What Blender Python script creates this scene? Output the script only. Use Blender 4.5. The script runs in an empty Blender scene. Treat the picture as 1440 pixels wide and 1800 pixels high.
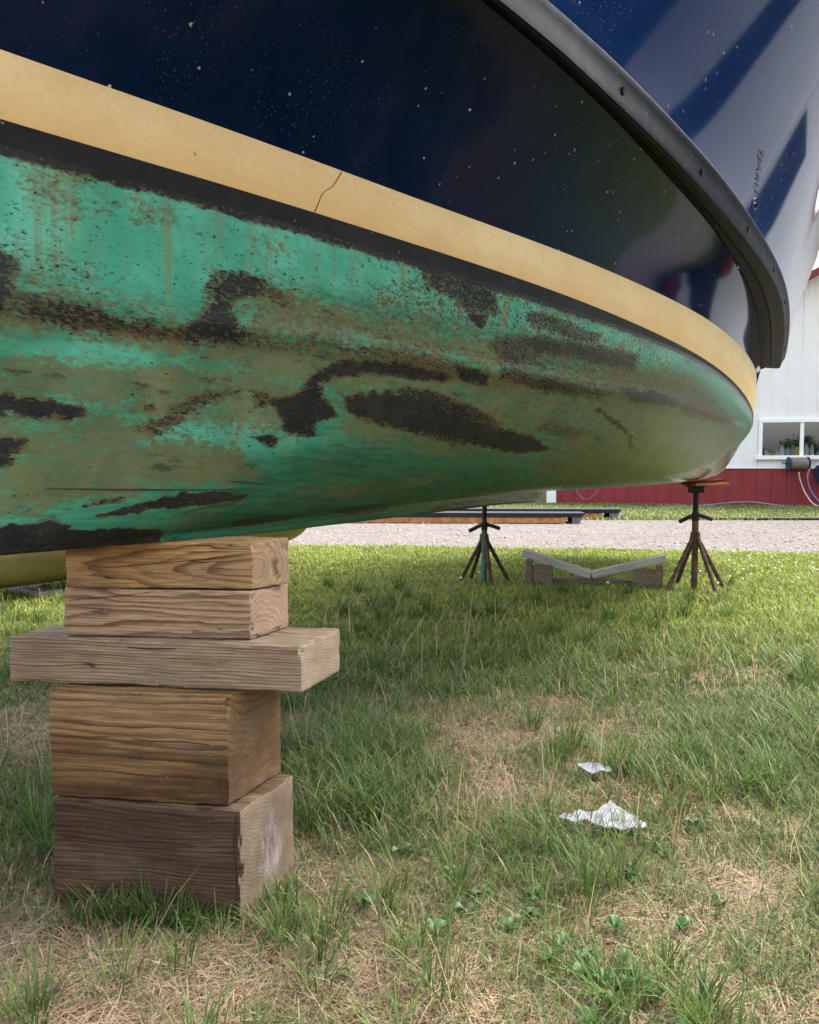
import bpy, bmesh, math, random
import numpy as np
from mathutils import Vector, Matrix, noise as mnoise
random.seed(7); RNG = np.random.default_rng(11)
SC = bpy.context.scene
COL = SC.collection

# ------------------------------------------------------------------ camera, sky, sun, exposure
CAM_H = 0.95
cam_d = bpy.data.cameras.new('camera'); cam = bpy.data.objects.new('camera', cam_d); COL.objects.link(cam)
cam_d.sensor_fit = 'HORIZONTAL'; cam_d.sensor_width = 36.0; cam_d.lens = 36.0
cam_d.clip_start = 0.05; cam_d.clip_end = 3000
cam.location = (0, 0, CAM_H); cam.rotation_euler = (math.radians(90) - math.atan(78/1440), 0, 0)
SC.camera = cam
world = bpy.data.worlds.new('World'); SC.world = world; world.use_nodes = True
wn = world.node_tree; wn.nodes.clear()
SUN_EL, SUN_AZ = math.radians(56), math.radians(58)      # azimuth clockwise from +Y
sky = wn.nodes.new('ShaderNodeTexSky'); sky.sky_type = 'NISHITA'; sky.sun_disc = False
sky.sun_elevation = SUN_EL; sky.sun_rotation = SUN_AZ; sky.dust_density = 4.0; sky.air_density = 1.0
hs = wn.nodes.new('ShaderNodeHueSaturation'); hs.inputs['Saturation'].default_value = 0.32
bg = wn.nodes.new('ShaderNodeBackground'); bg.inputs['Strength'].default_value = 0.15
wo = wn.nodes.new('ShaderNodeOutputWorld')
wn.links.new(sky.outputs[0], hs.inputs['Color']); wn.links.new(hs.outputs[0], bg.inputs[0]); wn.links.new(bg.outputs[0], wo.inputs[0])
sd = bpy.data.lights.new('sun', 'SUN'); sun = bpy.data.objects.new('sun', sd); COL.objects.link(sun)
sd.energy = 1.55; sd.angle = math.radians(30); sd.color = (1.0, 0.955, 0.89)
sun.rotation_euler = (math.radians(90) - SUN_EL, 0, math.pi - SUN_AZ)
sun.rotation_euler = Vector((-math.sin(SUN_AZ)*math.cos(SUN_EL), -math.cos(SUN_AZ)*math.cos(SUN_EL), -math.sin(SUN_EL))).to_track_quat('-Z', 'Y').to_euler()
SC.view_settings.view_transform = 'Standard'; SC.view_settings.look = 'None'
SC.view_settings.exposure = 2.12; SC.view_settings.gamma = 1.0

# ------------------------------------------------------------------ helpers
def tag(o, label=None, cat=None, group=None, kind=None):
    if label: o['label'] = label
    if cat: o['category'] = cat
    if group: o['group'] = group
    if kind: o['kind'] = kind
    return o
def empty(name, loc=(0, 0, 0), rz=0.0):
    o = bpy.data.objects.new(name, None); COL.objects.link(o); o.location = loc; o.rotation_euler = (0, 0, rz)
    o.empty_display_size = 0.1
    return o
def mk(name, V, Fc, mat=None, parent=None, smooth=False, loc=None, rz=0.0):
    me = bpy.data.meshes.new(name)
    me.from_pydata([tuple(v) for v in V], [], [tuple(f) for f in Fc]); me.update()
    if smooth: me.polygons.foreach_set('use_smooth', np.ones(len(me.polygons), bool))
    o = bpy.data.objects.new(name, me); COL.objects.link(o)
    if mat: me.materials.append(mat)
    if parent: o.parent = parent
    if loc is not None: o.location = loc
    o.rotation_euler = (0, 0, rz)
    return o
def mk_np(name, V, quads, tris, mat, colors=None, smooth=False, parent=None):
    me = bpy.data.meshes.new(name)
    nq, nt = len(quads), len(tris)
    me.vertices.add(len(V)); me.vertices.foreach_set('co', np.ascontiguousarray(V, np.float32).ravel())
    idx = np.concatenate([np.asarray(quads, np.int32).ravel(), np.asarray(tris, np.int32).ravel()])
    me.loops.add(len(idx)); me.loops.foreach_set('vertex_index', idx)
    st = np.concatenate([np.arange(nq)*4, nq*4 + np.arange(nt)*3]).astype(np.int32)
    me.polygons.add(nq + nt); me.polygons.foreach_set('loop_start', st)
    if smooth: me.polygons.foreach_set('use_smooth', np.ones(nq+nt, bool))
    me.update(calc_edges=True)
    if colors is not None:
        a = me.color_attributes.new('tint', 'FLOAT_COLOR', 'POINT')
        a.data.foreach_set('color', np.ascontiguousarray(colors, np.float32).ravel())
    me.materials.append(mat)
    o = bpy.data.objects.new(name, me); COL.objects.link(o)
    if parent: o.parent = parent
    return o
class MB:
    def __init__(s): s.V = []; s.F = []
    def add(s, V, Fc):
        b = len(s.V); s.V += [tuple(v) for v in V]; s.F += [tuple(i+b for i in f) for f in Fc]
    def box(s, c, d, rz=0.0, rx=0.0, ry=0.0):
        M = Matrix.Translation(c) @ Matrix.Rotation(rz, 4, 'Z') @ Matrix.Rotation(ry, 4, 'Y') @ Matrix.Rotation(rx, 4, 'X')
        V = [M @ Vector((x*d[0]/2, y*d[1]/2, z*d[2]/2)) for x in (-1, 1) for y in (-1, 1) for z in (-1, 1)]
        s.add(V, [(0, 1, 3, 2), (4, 6, 7, 5), (0, 4, 5, 1), (2, 3, 7, 6), (0, 2, 6, 4), (1, 5, 7, 3)])
    def tube(s, pts, r, n=10, cap=True):
        pts = [Vector(p) for p in pts]; rr = r if isinstance(r, (list, tuple)) else [r]*len(pts)
        rings = []; up = None
        for i, p in enumerate(pts):
            t = (pts[min(i+1, len(pts)-1)] - pts[max(i-1, 0)]).normalized()
            if up is None or abs(up.dot(t)) > 0.98:
                up = Vector((0, 0, 1)) if abs(t.z) < 0.9 else Vector((1, 0, 0))
            a = (up - t*up.dot(t)).normalized(); b = t.cross(a); up = a
            rings.append([p + rr[i]*(math.cos(k*2*math.pi/n)*a + math.sin(k*2*math.pi/n)*b) for k in range(n)])
        V = [v for r_ in rings for v in r_]; Fc = []
        for i in range(len(pts)-1):
            for k in range(n):
                Fc.append((i*n+k, i*n+(k+1) % n, (i+1)*n+(k+1) % n, (i+1)*n+k))
        if cap:
            Fc.append(tuple(range(n-1, -1, -1))); Fc.append(tuple((len(pts)-1)*n+k for k in range(n)))
        s.add(V, Fc)
    def lathe(s, prof, c=(0, 0, 0), n=20, M=None):
        V = []; Fc = []
        for (r, z) in prof:
            for k in range(n):
                p = Vector((r*math.cos(k*2*math.pi/n), r*math.sin(k*2*math.pi/n), z))
                if M: p = M @ p
                V.append(p + Vector(c))
        for i in range(len(prof)-1):
            for k in range(n): Fc.append((i*n+k, i*n+(k+1) % n, (i+1)*n+(k+1) % n, (i+1)*n+k))
        Fc.append(tuple(range(n-1, -1, -1))); Fc.append(tuple((len(prof)-1)*n+k for k in range(n)))
        s.add(V, Fc)
    def build(s, name, mat, parent=None, smooth=False, bevel=0.0, loc=None, rz=0.0):
        o = mk(name, s.V, s.F, mat, parent, smooth, loc, rz)
        bm = bmesh.new(); bm.from_mesh(o.data)
        if bevel:
            es = [e for e in bm.edges if len(e.link_faces) == 2 and e.calc_face_angle(0) > 0.5]
            bmesh.ops.bevel(bm, geom=es, offset=bevel, segments=2, affect='EDGES', profile=0.6)
        bmesh.ops.recalc_face_normals(bm, faces=bm.faces); bm.to_mesh(o.data); bm.free()
        if smooth:
            o.data.polygons.foreach_set('use_smooth', np.ones(len(o.data.polygons), bool))
            try: o.data.set_sharp_from_angle(angle=math.radians(40))
            except Exception: pass
        return o
def lin(r, g, b):
    f = lambda c: (c/255/12.92) if c/255 <= 0.04045 else ((c/255+0.055)/1.055)**2.4
    return (f(r), f(g), f(b), 1.0)
class NT:
    """small node-tree helper"""
    def __init__(s, name, rough=0.6, spec=0.5):
        s.m = bpy.data.materials.new(name); s.m.use_nodes = True; s.t = s.m.node_tree; s.t.nodes.clear()
        s.out = s.t.nodes.new('ShaderNodeOutputMaterial'); s.b = s.t.nodes.new('ShaderNodeBsdfPrincipled')
        s.t.links.new(s.b.outputs[0], s.out.inputs[0]); s.b.inputs['Roughness'].default_value = rough
        s.b.inputs['Specular IOR Level'].default_value = spec
    def n(s, typ, **kw):
        nd = s.t.nodes.new('ShaderNode'+typ)
        for k, v in kw.items(): setattr(nd, k, v)
        return nd
    def put(s, sock, v):
        if isinstance(v, bpy.types.NodeSocket): s.t.links.new(v, sock)
        else: sock.default_value = v
    def math(s, op, a, b=0.0, c=None, clamp=False):
        nd = s.n('Math', operation=op, use_clamp=clamp); s.put(nd.inputs[0], a); s.put(nd.inputs[1], b)
        if c is not None: s.put(nd.inputs[2], c)
        return nd.outputs[0]
    def mix(s, f, a, b, mode='MIX'):
        nd = s.n('Mix', data_type='RGBA', blend_type=mode); s.put(nd.inputs[0], f); s.put(nd.inputs[6], a); s.put(nd.inputs[7], b)
        return nd.outputs[2]
    def obj(s): return s.n('TexCoord').outputs['Object']
    def attr(s, name): return s.n('Attribute', attribute_name=name)
    def map(s, v, scale=(1, 1, 1), loc=(0, 0, 0), rot=(0, 0, 0)):
        nd = s.n('Mapping'); s.put(nd.inputs[0], v); nd.inputs['Scale'].default_value = scale
        nd.inputs['Location'].default_value = loc; nd.inputs['Rotation'].default_value = rot
        return nd.outputs[0]
    def noise(s, v, scale, detail=3.0, rough=0.55, dist=0.0, color=False):
        nd = s.n('TexNoise'); s.put(nd.inputs['Vector'], v); s.put(nd.inputs['Scale'], scale)
        nd.inputs['Detail'].default_value = detail; nd.inputs['Roughness'].default_value = rough; nd.inputs['Distortion'].default_value = dist
        return nd.outputs['Color'] if color else nd.outputs[0]
    def voro(s, v, scale, feature='F1', out='Distance', rnd=1.0):
        nd = s.n('TexVoronoi', feature=feature); s.put(nd.inputs['Vector'], v); nd.inputs['Scale'].default_value = scale
        nd.inputs['Randomness'].default_value = rnd
        return nd.outputs[out]
    def step(s, x, a, b, lo=0.0, hi=1.0):
        nd = s.n('MapRange', interpolation_type='SMOOTHSTEP'); s.put(nd.inputs[0], x)
        s.put(nd.inputs[1], a); s.put(nd.inputs[2], b); nd.inputs[3].default_value = lo; nd.inputs[4].default_value = hi
        return nd.outputs[0]
    def ramp(s, f, stops):
        nd = s.n('ValToRGB'); s.put(nd.inputs[0], f); e = nd.color_ramp.elements
        while len(e) < len(stops): e.new(0.5)
        for i, (p, c) in enumerate(stops): e[i].position = p; e[i].color = c
        return nd.outputs[0]
    def bump(s, h, strength=0.3, dist=0.01):
        nd = s.n('Bump'); s.put(nd.inputs['Height'], h); nd.inputs['Strength'].default_value = strength; nd.inputs['Distance'].default_value = dist
        s.t.links.new(nd.outputs[0], s.b.inputs['Normal'])
    def color(s, c): s.put(s.b.inputs['Base Color'], c)
    def rough(s, v): s.put(s.b.inputs['Roughness'], v)

# ------------------------------------------------------------------ boat hull form (u along the keel, n out from it)
#HULL-BEGIN
H_A = np.array([-.607, 1.812]); H_U = np.array([1, 2.16])/math.hypot(1, 2.16); H_N = np.array([H_U[1], -H_U[0]])
def spline(xs, ys):
    xs = np.array(xs, float); ys = np.array(ys, float); n = len(xs); h = np.diff(xs)
    M = np.zeros((n, n)); r = np.zeros(n); M[0, 0] = M[-1, -1] = 1
    for i in range(1, n-1):
        M[i, i-1] = h[i-1]; M[i, i] = 2*(h[i-1]+h[i]); M[i, i+1] = h[i]; r[i] = 6*((ys[i+1]-ys[i])/h[i]-(ys[i]-ys[i-1])/h[i-1])
    m = np.linalg.solve(M, r)
    def f(x):
        x = np.clip(np.asarray(x, float), xs[0], xs[-1]); i = np.clip(np.searchsorted(xs, x)-1, 0, n-2)
        a = xs[i+1]-x; b = x-xs[i]
        return m[i]*a**3/(6*h[i])+m[i+1]*b**3/(6*h[i])+(ys[i]/h[i]-m[i]*h[i]/6)*a+(ys[i+1]/h[i]-m[i+1]*h[i]/6)*b
    return f
def sstep(x, a, b):
    t = np.clip((np.asarray(x, float)-a)/(b-a), 0, 1); return t*t*(3-2*t)
U_BOW, U_STERN = -.85, 7.6
f_ns = spline([-.85, -.43, 0, .5, 1.1, 1.85, 2.7, 4, 5.5, 7, 8.8], [0, .14, .285, .435, .602, .765, .90, 1.01, 1.045, 1.005, .90])
f_zt = spline([-.85, 0, .8, 1.3, 1.85, 2.63, 3.9, 6.0, 8.8], [1.624, 1.624, 1.630, 1.640, 1.652, 1.67, 1.692, 1.722, 1.75])
f_zb = spline([-.85, 0, .7, 1.2, 1.88, 2.7, 3.77, 5.0, 6.5, 8.8], [1.517, 1.515, 1.514, 1.510, 1.502, 1.489, 1.467, 1.433, 1.40, 1.38])
f_zk = spline([-.85, 0, .7, 1.2, 1.88, 2.7, 3.77, 5.0, 6.5, 8.8], [1.477, 1.475, 1.472, 1.470, 1.472, 1.468, 1.444, 1.405, 1.37, 1.35])
f_nI = spline([-.85, -.2, .284, .594, 1.381, 2.141, 2.627, 3.0, 3.615, 4.144, 5.23, 6.934, 8.8], [.05, .54, .702, .771, .896, .993, 1.038, 1.064, 1.092, 1.101, 1.088, 1.052, .98])
f_nT = spline([-.85, -.2, .483, .788, 1.006, 1.371, 1.855, 2.411, 2.946, 3.565, 4.154, 4.888, 5.871, 7.386, 8.8], [.12, .56, .789, .865, .912, .983, 1.065, 1.140, 1.199, 1.250, 1.278, 1.291, 1.286, 1.250, 1.2])
f_nL = spline([-.85, -.2, .255, .49, .801, 1.266, 1.773, 2.586, 3.05, 3.574, 4.362, 5.429, 7.348, 8.8], [.13, .58, .738, .797, .860, .946, 1.027, 1.138, 1.189, 1.229, 1.254, 1.249, 1.202, 1.15])
f_keel = lambda u: np.interp(u, [-.85, -.43, 0, .43, 1.12, 2.2, 2.84, 2.93, 3.0, 3.06, 9], [.83, .80, .789, .780, .778, .776, .766, .775, .80, .834, .834])
Z_I, Z_L, Z_T = 1.93, 1.91, 2.01
FW = np.array([(1, 1), (.985, .86), (.95, .72), (.915, .62), (.83, .47), (.69, .31), (.50, .17), (.30, .07), (.12, .02), (0, 0)])
AF = np.array([(1, 1), (.995, .87), (.962, .73), (.925, .60), (.87, .44), (.81, .28), (.74, .14), (.62, .04), (.38, .004), (0, 0)])
def catmull(P, m):
    """P (k,2) control points -> m points evenly spaced in chord length"""
    k = len(P); Q = np.vstack([2*P[0]-P[1], P, 2*P[-1]-P[-2]]); out = []
    for i in range(k-1):
        p0, p1, p2, p3 = Q[i], Q[i+1], Q[i+2], Q[i+3]
        t = np.linspace(0, 1, 14, endpoint=(i == k-2))[:, None]
        out.append(.5*((2*p1)+(-p0+p2)*t+(2*p0-5*p1+4*p2-p3)*t*t+(-p0+3*p1-3*p2+p3)*t**3))
    C = np.vstack(out); s = np.concatenate([[0], np.cumsum(np.linalg.norm(np.diff(C, axis=0), axis=1))])
    q = np.linspace(0, s[-1], m)
    return np.stack([np.interp(q, s, C[:, 0]), np.interp(q, s, C[:, 1])], 1)
def bottom_section(u, m):
    """points from the black band's lower edge down to the centre of the keel sole"""
    ns, zk_top = float(f_ns(u)), float(f_zk(u))
    nb = ns + .06*(zk_top-1.57)
    s = float(sstep(u, .1, 4.2)); zg = .805 + .03*float(sstep(u, -.2, 2.4)); zk = float(f_keel(u))
    nk = .095*min(1, max(.02, nb/.12)); nb = max(nb, .002)
    fr = FW*(1-s) + AF*s
    nb_low = nb*(1-.07*float(sstep(u, 4.6, 7.5))*np.clip((1-fr[:, 1])/.3, 0, 1))
    P = np.stack([nk+(nb_low-nk)*fr[:, 0], zg+(zk_top-zg)*fr[:, 1]], 1)
    C = catmull(P, m-16)
    C[:, 0] += .010*np.exp(-((C[:, 1]-1.235)/.03)**2)*(1-.5*s)*min(1, nb/.2)
    zk = min(zk, zg)
    r = min(.012, max(0.0005, (zg-zk)*.4))
    side = np.stack([np.full(7, nk)-np.linspace(0, .004, 7), np.linspace(zg-.001, zk+r, 7)], 1)
    rnd = np.stack([nk-.004-r*(1-np.cos(np.linspace(.3, math.pi/2, 4))), zk+r-r*np.sin(np.linspace(.3, math.pi/2, 4))], 1)
    sole = np.stack([np.linspace(nk-.004-r-.01, 0, 5), np.full(5, zk)], 1)
    return np.vstack([C, side, rnd, sole])
def upper_n(u, z):
    d = z - Z_T
    return f_nT(u) + (.52-.27*sstep(u, 1.5, 5.0))*d + .06*d*d - .05*(1-np.exp(-d/.12))*.5 - .004
def to_world(u, n, z):
    return np.stack([H_A[0]+u*H_U[0]+n*H_N[0], H_A[1]+u*H_U[1]+n*H_N[1], z+0*u], -1)
def stations(m):
    t = np.linspace(0, 1, m)
    return U_BOW + (U_STERN-U_BOW)*(.30*t + .70*t**2.2)
M_ST, M_ROW = 560, 190
U_ST = stations(M_ST)
def bottom_grid():
    S = np.array([bottom_section(u, M_ROW) for u in U_ST])        # (st,row,2)
    g = np.concatenate([np.zeros((len(U_ST), 1)), np.cumsum(np.linalg.norm(np.diff(S, axis=1), axis=2), axis=1)], 1)
    return S, g
#HULL-END
#PART2
# ------------------------------------------------------------------ materials
def m_plain(name, c, rough=0.6, spec=0.4, var=0.15, scale=8.0, metal=0.0, bump=0.0):
    q = NT(name, rough, spec); v = q.obj(); n = q.noise(v, scale, 5.0)
    d = tuple(x*(1-var) for x in c[:3])+(1,); l = tuple(min(1, x*(1+var)) for x in c[:3])+(1,)
    q.color(q.mix(q.step(n, .3, .7), d, l)); q.b.inputs['Metallic'].default_value = metal
    q.rough(q.math('ADD', rough-.1, q.math('MULTIPLY', q.noise(v, scale*3, 3.0), .2)))
    if bump: q.bump(q.noise(v, scale*12, 4.0), bump, .004)
    return q.m

def m_bottom():
    q = NT('worn_bottom_paint', .62, .32); v = q.obj(); a = q.attr('tint')
    sep = q.n('SeparateColor'); q.t.links.new(a.outputs['Color'], sep.inputs[0])
    bare, scum, bright = sep.outputs[0], sep.outputs[1], sep.outputs[2]; deep = a.outputs['Alpha']
    vs = q.map(v, (1, 1, 1.0), rot=(0, 0, math.radians(-65.2)))      # x runs along the keel
    st = q.map(vs, (14, 40, 40)); fine = q.noise(st, 4.0, 6.0, .74)
    pit = q.noise(q.map(vs, (40, 120, 140)), 1.5, 4.0, .72); coarse = q.noise(v, 7.0, 5.0, .62)
    speck = q.math('ADD', q.math('MULTIPLY', fine, .55), q.math('MULTIPLY', pit, .45))
    micro = q.noise(q.map(vs, (42, 95, 95)), 1.0, 4.0, .78)
    drag = q.noise(q.map(vs, (3, 26, 40)), 2.0, 4.0, .6)
    teal = q.mix(q.step(coarse, .3, .72), lin(56, 138, 114), lin(90, 168, 146))
    tealdk = q.mix(q.step(drag, .35, .7), lin(38, 104, 80), lin(62, 126, 100))
    base = q.mix(bright, tealdk, teal)
    base = q.mix(q.math('MULTIPLY', deep, .85), base, q.mix(q.step(drag, .3, .7), lin(12, 70, 50), lin(34, 100, 76)))  # deep green paint, darkened further for the shade on the lower hull
    # chalky light bruising of the paint
    base = q.mix(q.math('MULTIPLY', q.step(speck, .56, .75), .55), base, lin(104, 178, 150))
    drip = q.noise(q.map(vs, (30, 2.2, 2.2)), 1.0, 4.0, .65); base = q.mix(q.math('MULTIPLY', q.math('MULTIPLY', bright, q.step(drip, .50, .74)), .55), base, lin(104, 112, 78))
    olive = q.mix(q.step(coarse, .32, .68), lin(74, 72, 44), lin(100, 98, 66))
    drip = q.noise(q.map(vs, (30, 2.2, 2.2)), 1.0, 4.0, .65); base = q.mix(q.math('MULTIPLY', q.math('MULTIPLY', bright, q.step(drip, .50, .74)), .55), base, lin(104, 112, 78))
    olive = q.mix(q.math('MULTIPLY', q.step(drag, .45, .75), .7), olive, lin(70, 86, 60))
    mixn = q.math('ADD', q.math('ADD', q.math('MULTIPLY', micro, .55), q.math('MULTIPLY', speck, .25)), q.math('MULTIPLY', coarse, .20)); f_sc = q.step(q.math('ADD', scum, q.math('MULTIPLY', q.math('SUBTRACT', mixn, .5), 4.2)), .22, .80)
    c = q.mix(q.math('MULTIPLY', f_sc, .80), base, olive)
    # brown grime that gathers around the bare patches
    f_br = q.step(q.math('ADD', bare, q.math('MULTIPLY', q.math('SUBTRACT', mixn, .5), 2.0)), .10, .55)
    c = q.mix(q.math('MULTIPLY', f_br, .80), c, q.mix(q.step(drag, .3, .7), lin(54, 43, 22), lin(92, 75, 40)))
    dark = q.mix(q.step(q.math('ADD', q.math('MULTIPLY', coarse, .6), q.math('MULTIPLY', micro, .4)), .38, .62), lin(10, 17, 26), lin(36, 39, 43))
    amp = q.math('ADD', 3.2, q.math('MULTIPLY', bright, 2.4)); f_b = q.math('MULTIPLY', q.step(q.math('ADD', q.math('ADD', bare, q.math('MULTIPLY', q.math('SUBTRACT', drag, .5), q.math('MULTIPLY', bare, 1.5))), q.math('MULTIPLY', q.math('SUBTRACT', speck, .5), amp)), .47, .67), .90)
    c = q.mix(f_b, c, dark)
    scr = q.math('MULTIPLY', q.step(q.noise(q.map(vs, (4.5, 34, 34), (3, 1, 2)), 1.0, 5.0, .62), .60, .66), q.math('SUBTRACT', .85, bright, clamp=True))
    c = q.mix(q.math('MULTIPLY', scr, q.step(micro, .40, .56, .25, .95)), c, lin(30, 36, 38))
    scl = q.math('MULTIPLY', q.step(q.noise(q.map(vs, (3.5, 24, 24), (9, 4, 7)), 1.0, 5.0, .66), .57, .68), q.math('SUBTRACT', .9, q.math('ADD', bright, f_b), clamp=True))
    c = q.mix(q.math('MULTIPLY', scl, q.step(micro, .42, .58, .1, .85)), c, lin(44, 128, 98))
    # random small chips
    chip = q.math('MULTIPLY', q.step(q.voro(q.map(vs, (30, 60, 60)), 1.0), .16, .10), q.step(q.noise(v, 9.0, 2.0), .56, .66))
    c = q.mix(q.math('MULTIPLY', chip, .9), c, lin(26, 32, 34))
    q.color(c)
    ux = q.n('SeparateXYZ'); q.t.links.new(vs, ux.inputs[0]); aft = q.step(ux.outputs[0], 2.4, 4.4)
    q.put(q.b.inputs['Specular IOR Level'], q.math('ADD', .09, q.math('MULTIPLY', q.math('MAXIMUM', aft, q.math('MULTIPLY', deep, .6)), .34)))
    q.rough(q.math('ADD', q.math('ADD', q.math('SUBTRACT', .30, q.math('MULTIPLY', aft, .20)), q.math('MULTIPLY', speck, .38)), q.math('SUBTRACT', q.math('MULTIPLY', bright, .16), q.math('MULTIPLY', deep, .20))))
    q.bump(q.math('SUBTRACT', q.math('ADD', q.math('MULTIPLY', micro, .7), q.math('MULTIPLY', drag, .2)), q.math('MULTIPLY', f_b, .5)), .34, .005)
    return q.m
def m_gelcoat(name, c1, c2, rough, specks, coat=0.0, stain=None, spec=.42):
    q = NT(name, rough, spec); v = q.obj(); n = q.noise(v, 3.0, 4.0)
    c = q.mix(q.step(n, .3, .7), c1, c2)
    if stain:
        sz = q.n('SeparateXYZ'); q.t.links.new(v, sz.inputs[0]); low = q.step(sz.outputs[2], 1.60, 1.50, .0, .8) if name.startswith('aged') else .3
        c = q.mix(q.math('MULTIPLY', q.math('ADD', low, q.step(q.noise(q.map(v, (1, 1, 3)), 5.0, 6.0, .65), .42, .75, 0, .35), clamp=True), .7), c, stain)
    if specks:
        vd = q.n('VectorMath', operation='ADD'); q.t.links.new(v, vd.inputs[0]); q.put(vd.inputs[1], q.mix(.012, (0, 0, 0, 1), q.noise(v, 60.0, 2.0, color=True))); vw = vd.outputs[0]
        big = q.step(q.voro(vw, 25.0), .105, .05); gate = q.step(q.noise(v, 3.2, 3.0), .40, .52)
        pk = q.n('SeparateColor'); q.t.links.new(q.voro(v, 26.0, out='Color'), pk.inputs[0])
        k = q.math('MULTIPLY', q.math('MULTIPLY', big, gate), q.step(pk.outputs[0], .28, .36))
        sm = q.math('MULTIPLY', q.step(q.voro(v, 110.0), .15, .06), q.step(q.noise(v, 5.0, 3.0), .45, .66))
        c = q.mix(q.math('MULTIPLY', q.step(q.noise(q.map(v, (3, 3, .7)), 2.0, 6.0, .7), .48, .8), .03*specks), c, lin(120, 130, 140)); c = q.mix(q.math('MULTIPLY', k, q.math('MULTIPLY', min(1.0, specks*1.05), q.math('ADD', .55, q.math('MULTIPLY', pk.outputs[1], .5), clamp=True))), c, lin(204, 200, 186)); c = q.mix(q.math('MULTIPLY', sm, specks*.55), c, lin(150, 152, 150))
        q.bump(q.math('ADD', k, q.math('MULTIPLY', sm, .3)), .5, .003)
    if name.startswith('aged'):
        bl_ = q.math('MULTIPLY', q.step(q.voro(v, 17.0), .075, .035), q.step(q.noise(v, 4.0, 2.0), .46, .54)); c = q.mix(q.math('MULTIPLY', bl_, .7), c, lin(112, 92, 62))
        mot = q.noise(v, 70.0, 5.0, .7); c = q.mix(q.math('MULTIPLY', q.step(mot, .45, .75), .30), c, lin(168, 138, 92)); q.bump(q.math('ADD', q.math('MULTIPLY', bl_, 2.0), q.math('MULTIPLY', mot, .3)), .35, .002)
    q.color(c); q.rough(q.math('ADD', rough, q.math('MULTIPLY', q.noise(v, 22.0, 4.0), rough*.6)))
    q.b.inputs['Coat Weight'].default_value = coat; q.b.inputs['Coat Roughness'].default_value = .04
    return q.m
def m_wood(name, light, dark, ring, py, pz, warp=.5, gray=.25, stain=0.0, stain_z=None, end=None, crackf=.5, seed=0.0, graycol=None, sy=0.0, thin=.55):
    """solid timber: growth rings round a pith running along the local x axis"""
    q = NT(name, .82, .18); v = q.map(q.obj(), loc=(seed*3.1, 0, 0)); sx = q.n('SeparateXYZ'); q.t.links.new(v, sx.inputs[0])
    X, Y, Z = sx.outputs
    w1 = q.math('MULTIPLY', q.math('SUBTRACT', q.noise(q.map(v, (1.1, 3.5, 3.5), (seed, 0, 0)), 1.5, 2.0), .5), warp*.10)
    w2 = q.math('MULTIPLY', q.math('SUBTRACT', q.noise(q.map(v, (3, 12, 12), (0, seed, 0)), 1.6, 3.0), .5), warp*.022)
    y = q.math('ADD', q.math('SUBTRACT', Y, q.math('ADD', py, q.math('MULTIPLY', q.math('SUBTRACT', X, seed*3.1), sy))), w1); z = q.math('ADD', q.math('SUBTRACT', Z, pz), q.math('ADD', w1, w2))
    r = q.math('SQRT', q.math('ADD', q.math('MULTIPLY', y, y), q.math('MULTIPLY', z, z)))
    rr = q.math('DIVIDE', q.math('ADD', r, q.math('MULTIPLY', q.noise(q.map(v, (.12, 1, 1)), 24.0, 2.0), ring*2.2)), ring)
    fr = q.math('FRACT', rr)
    band = q.math('MULTIPLY', q.step(fr, thin-.25, .90), q.step(fr, 1.0, .94))
    ringid = q.math('FLOOR', rr); wn_ = q.n('TexWhiteNoise', noise_dimensions='1D'); q.t.links.new(ringid, wn_.inputs['W'])
    band = q.math('MULTIPLY', band, q.math('ADD', .45, q.math('MULTIPLY', wn_.outputs[0], .65)), clamp=True)
    fib = q.noise(q.map(v, (5, 160, 160)), 1.6, 4.0, .65); pat = q.noise(q.map(v, (2.5, 7, 7), (seed, seed, 0)), 1.7, 4.0, .6)
    c = q.mix(band, light, dark)
    c = q.mix(q.math('MULTIPLY', q.step(fib, .42, .66), .55), c, tuple(x*.50 for x in dark[:3])+(1,))
    c = q.mix(q.math('MULTIPLY', q.step(pat, .38, .70), gray), c, graycol or lin(150, 138, 124))
    if stain:
        sf = q.step(q.noise(q.map(v, (1.2, 9, 9), (0, 0, seed)), 1.7, 5.0, .62), .40, .64)
        if stain_z is not None: sf = q.math('MULTIPLY', sf, q.step(Z, stain_z+.05, stain_z-.05, .15, 1.0))
        c = q.mix(q.math('MULTIPLY', sf, stain), c, lin(44, 30, 20))
        if stain_z is not None: c = q.mix(q.step(q.math('ADD', Z, q.math('MULTIPLY', q.math('SUBTRACT', pat, .5), .12)), stain_z+.01, stain_z-.03, 0, .42), c, lin(66, 44, 26))
    por = q.noise(q.map(v, (4, 330, 330)), 1.0, 3.0, .7); c = q.mix(q.math('MULTIPLY', q.step(por, .54, .68), .55), c, tuple(x*.42 for x in dark[:3])+(1,))
    saw = q.noise(q.map(v, (260, 9, 9)), 1.0, 2.0, .6); c = q.mix(q.math('MULTIPLY', q.step(saw, .52, .72), .09), c, light)
    # checks: long thin splits along the grain
    ck = q.n('TexNoise'); q.put(ck.inputs['Vector'], q.map(v, (1.3, 34, 34), (seed, 0, 0))); ck.inputs['Scale'].default_value = 1.0; ck.inputs['Detail'].default_value = 2.0
    cf = q.math('SUBTRACT', 1.0, q.step(q.math('ABSOLUTE', q.math('SUBTRACT', ck.outputs[0], .5)), 0.0, .012))
    cf = q.math('MULTIPLY', q.math('MULTIPLY', cf, q.step(q.noise(q.map(v, (2, 5, 5), (0, 0, seed*2)), 2.0, 2.0), .52, .62)), crackf)
    c = q.mix(cf, c, lin(40, 30, 22))
    grit = q.math('MULTIPLY', q.step(q.voro(v, 95.0), .14, .07), q.step(q.noise(v, 13.0, 2.0), .55, .65))
    c = q.mix(q.math('MULTIPLY', grit, .5), c, lin(196, 176, 142))
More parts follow.
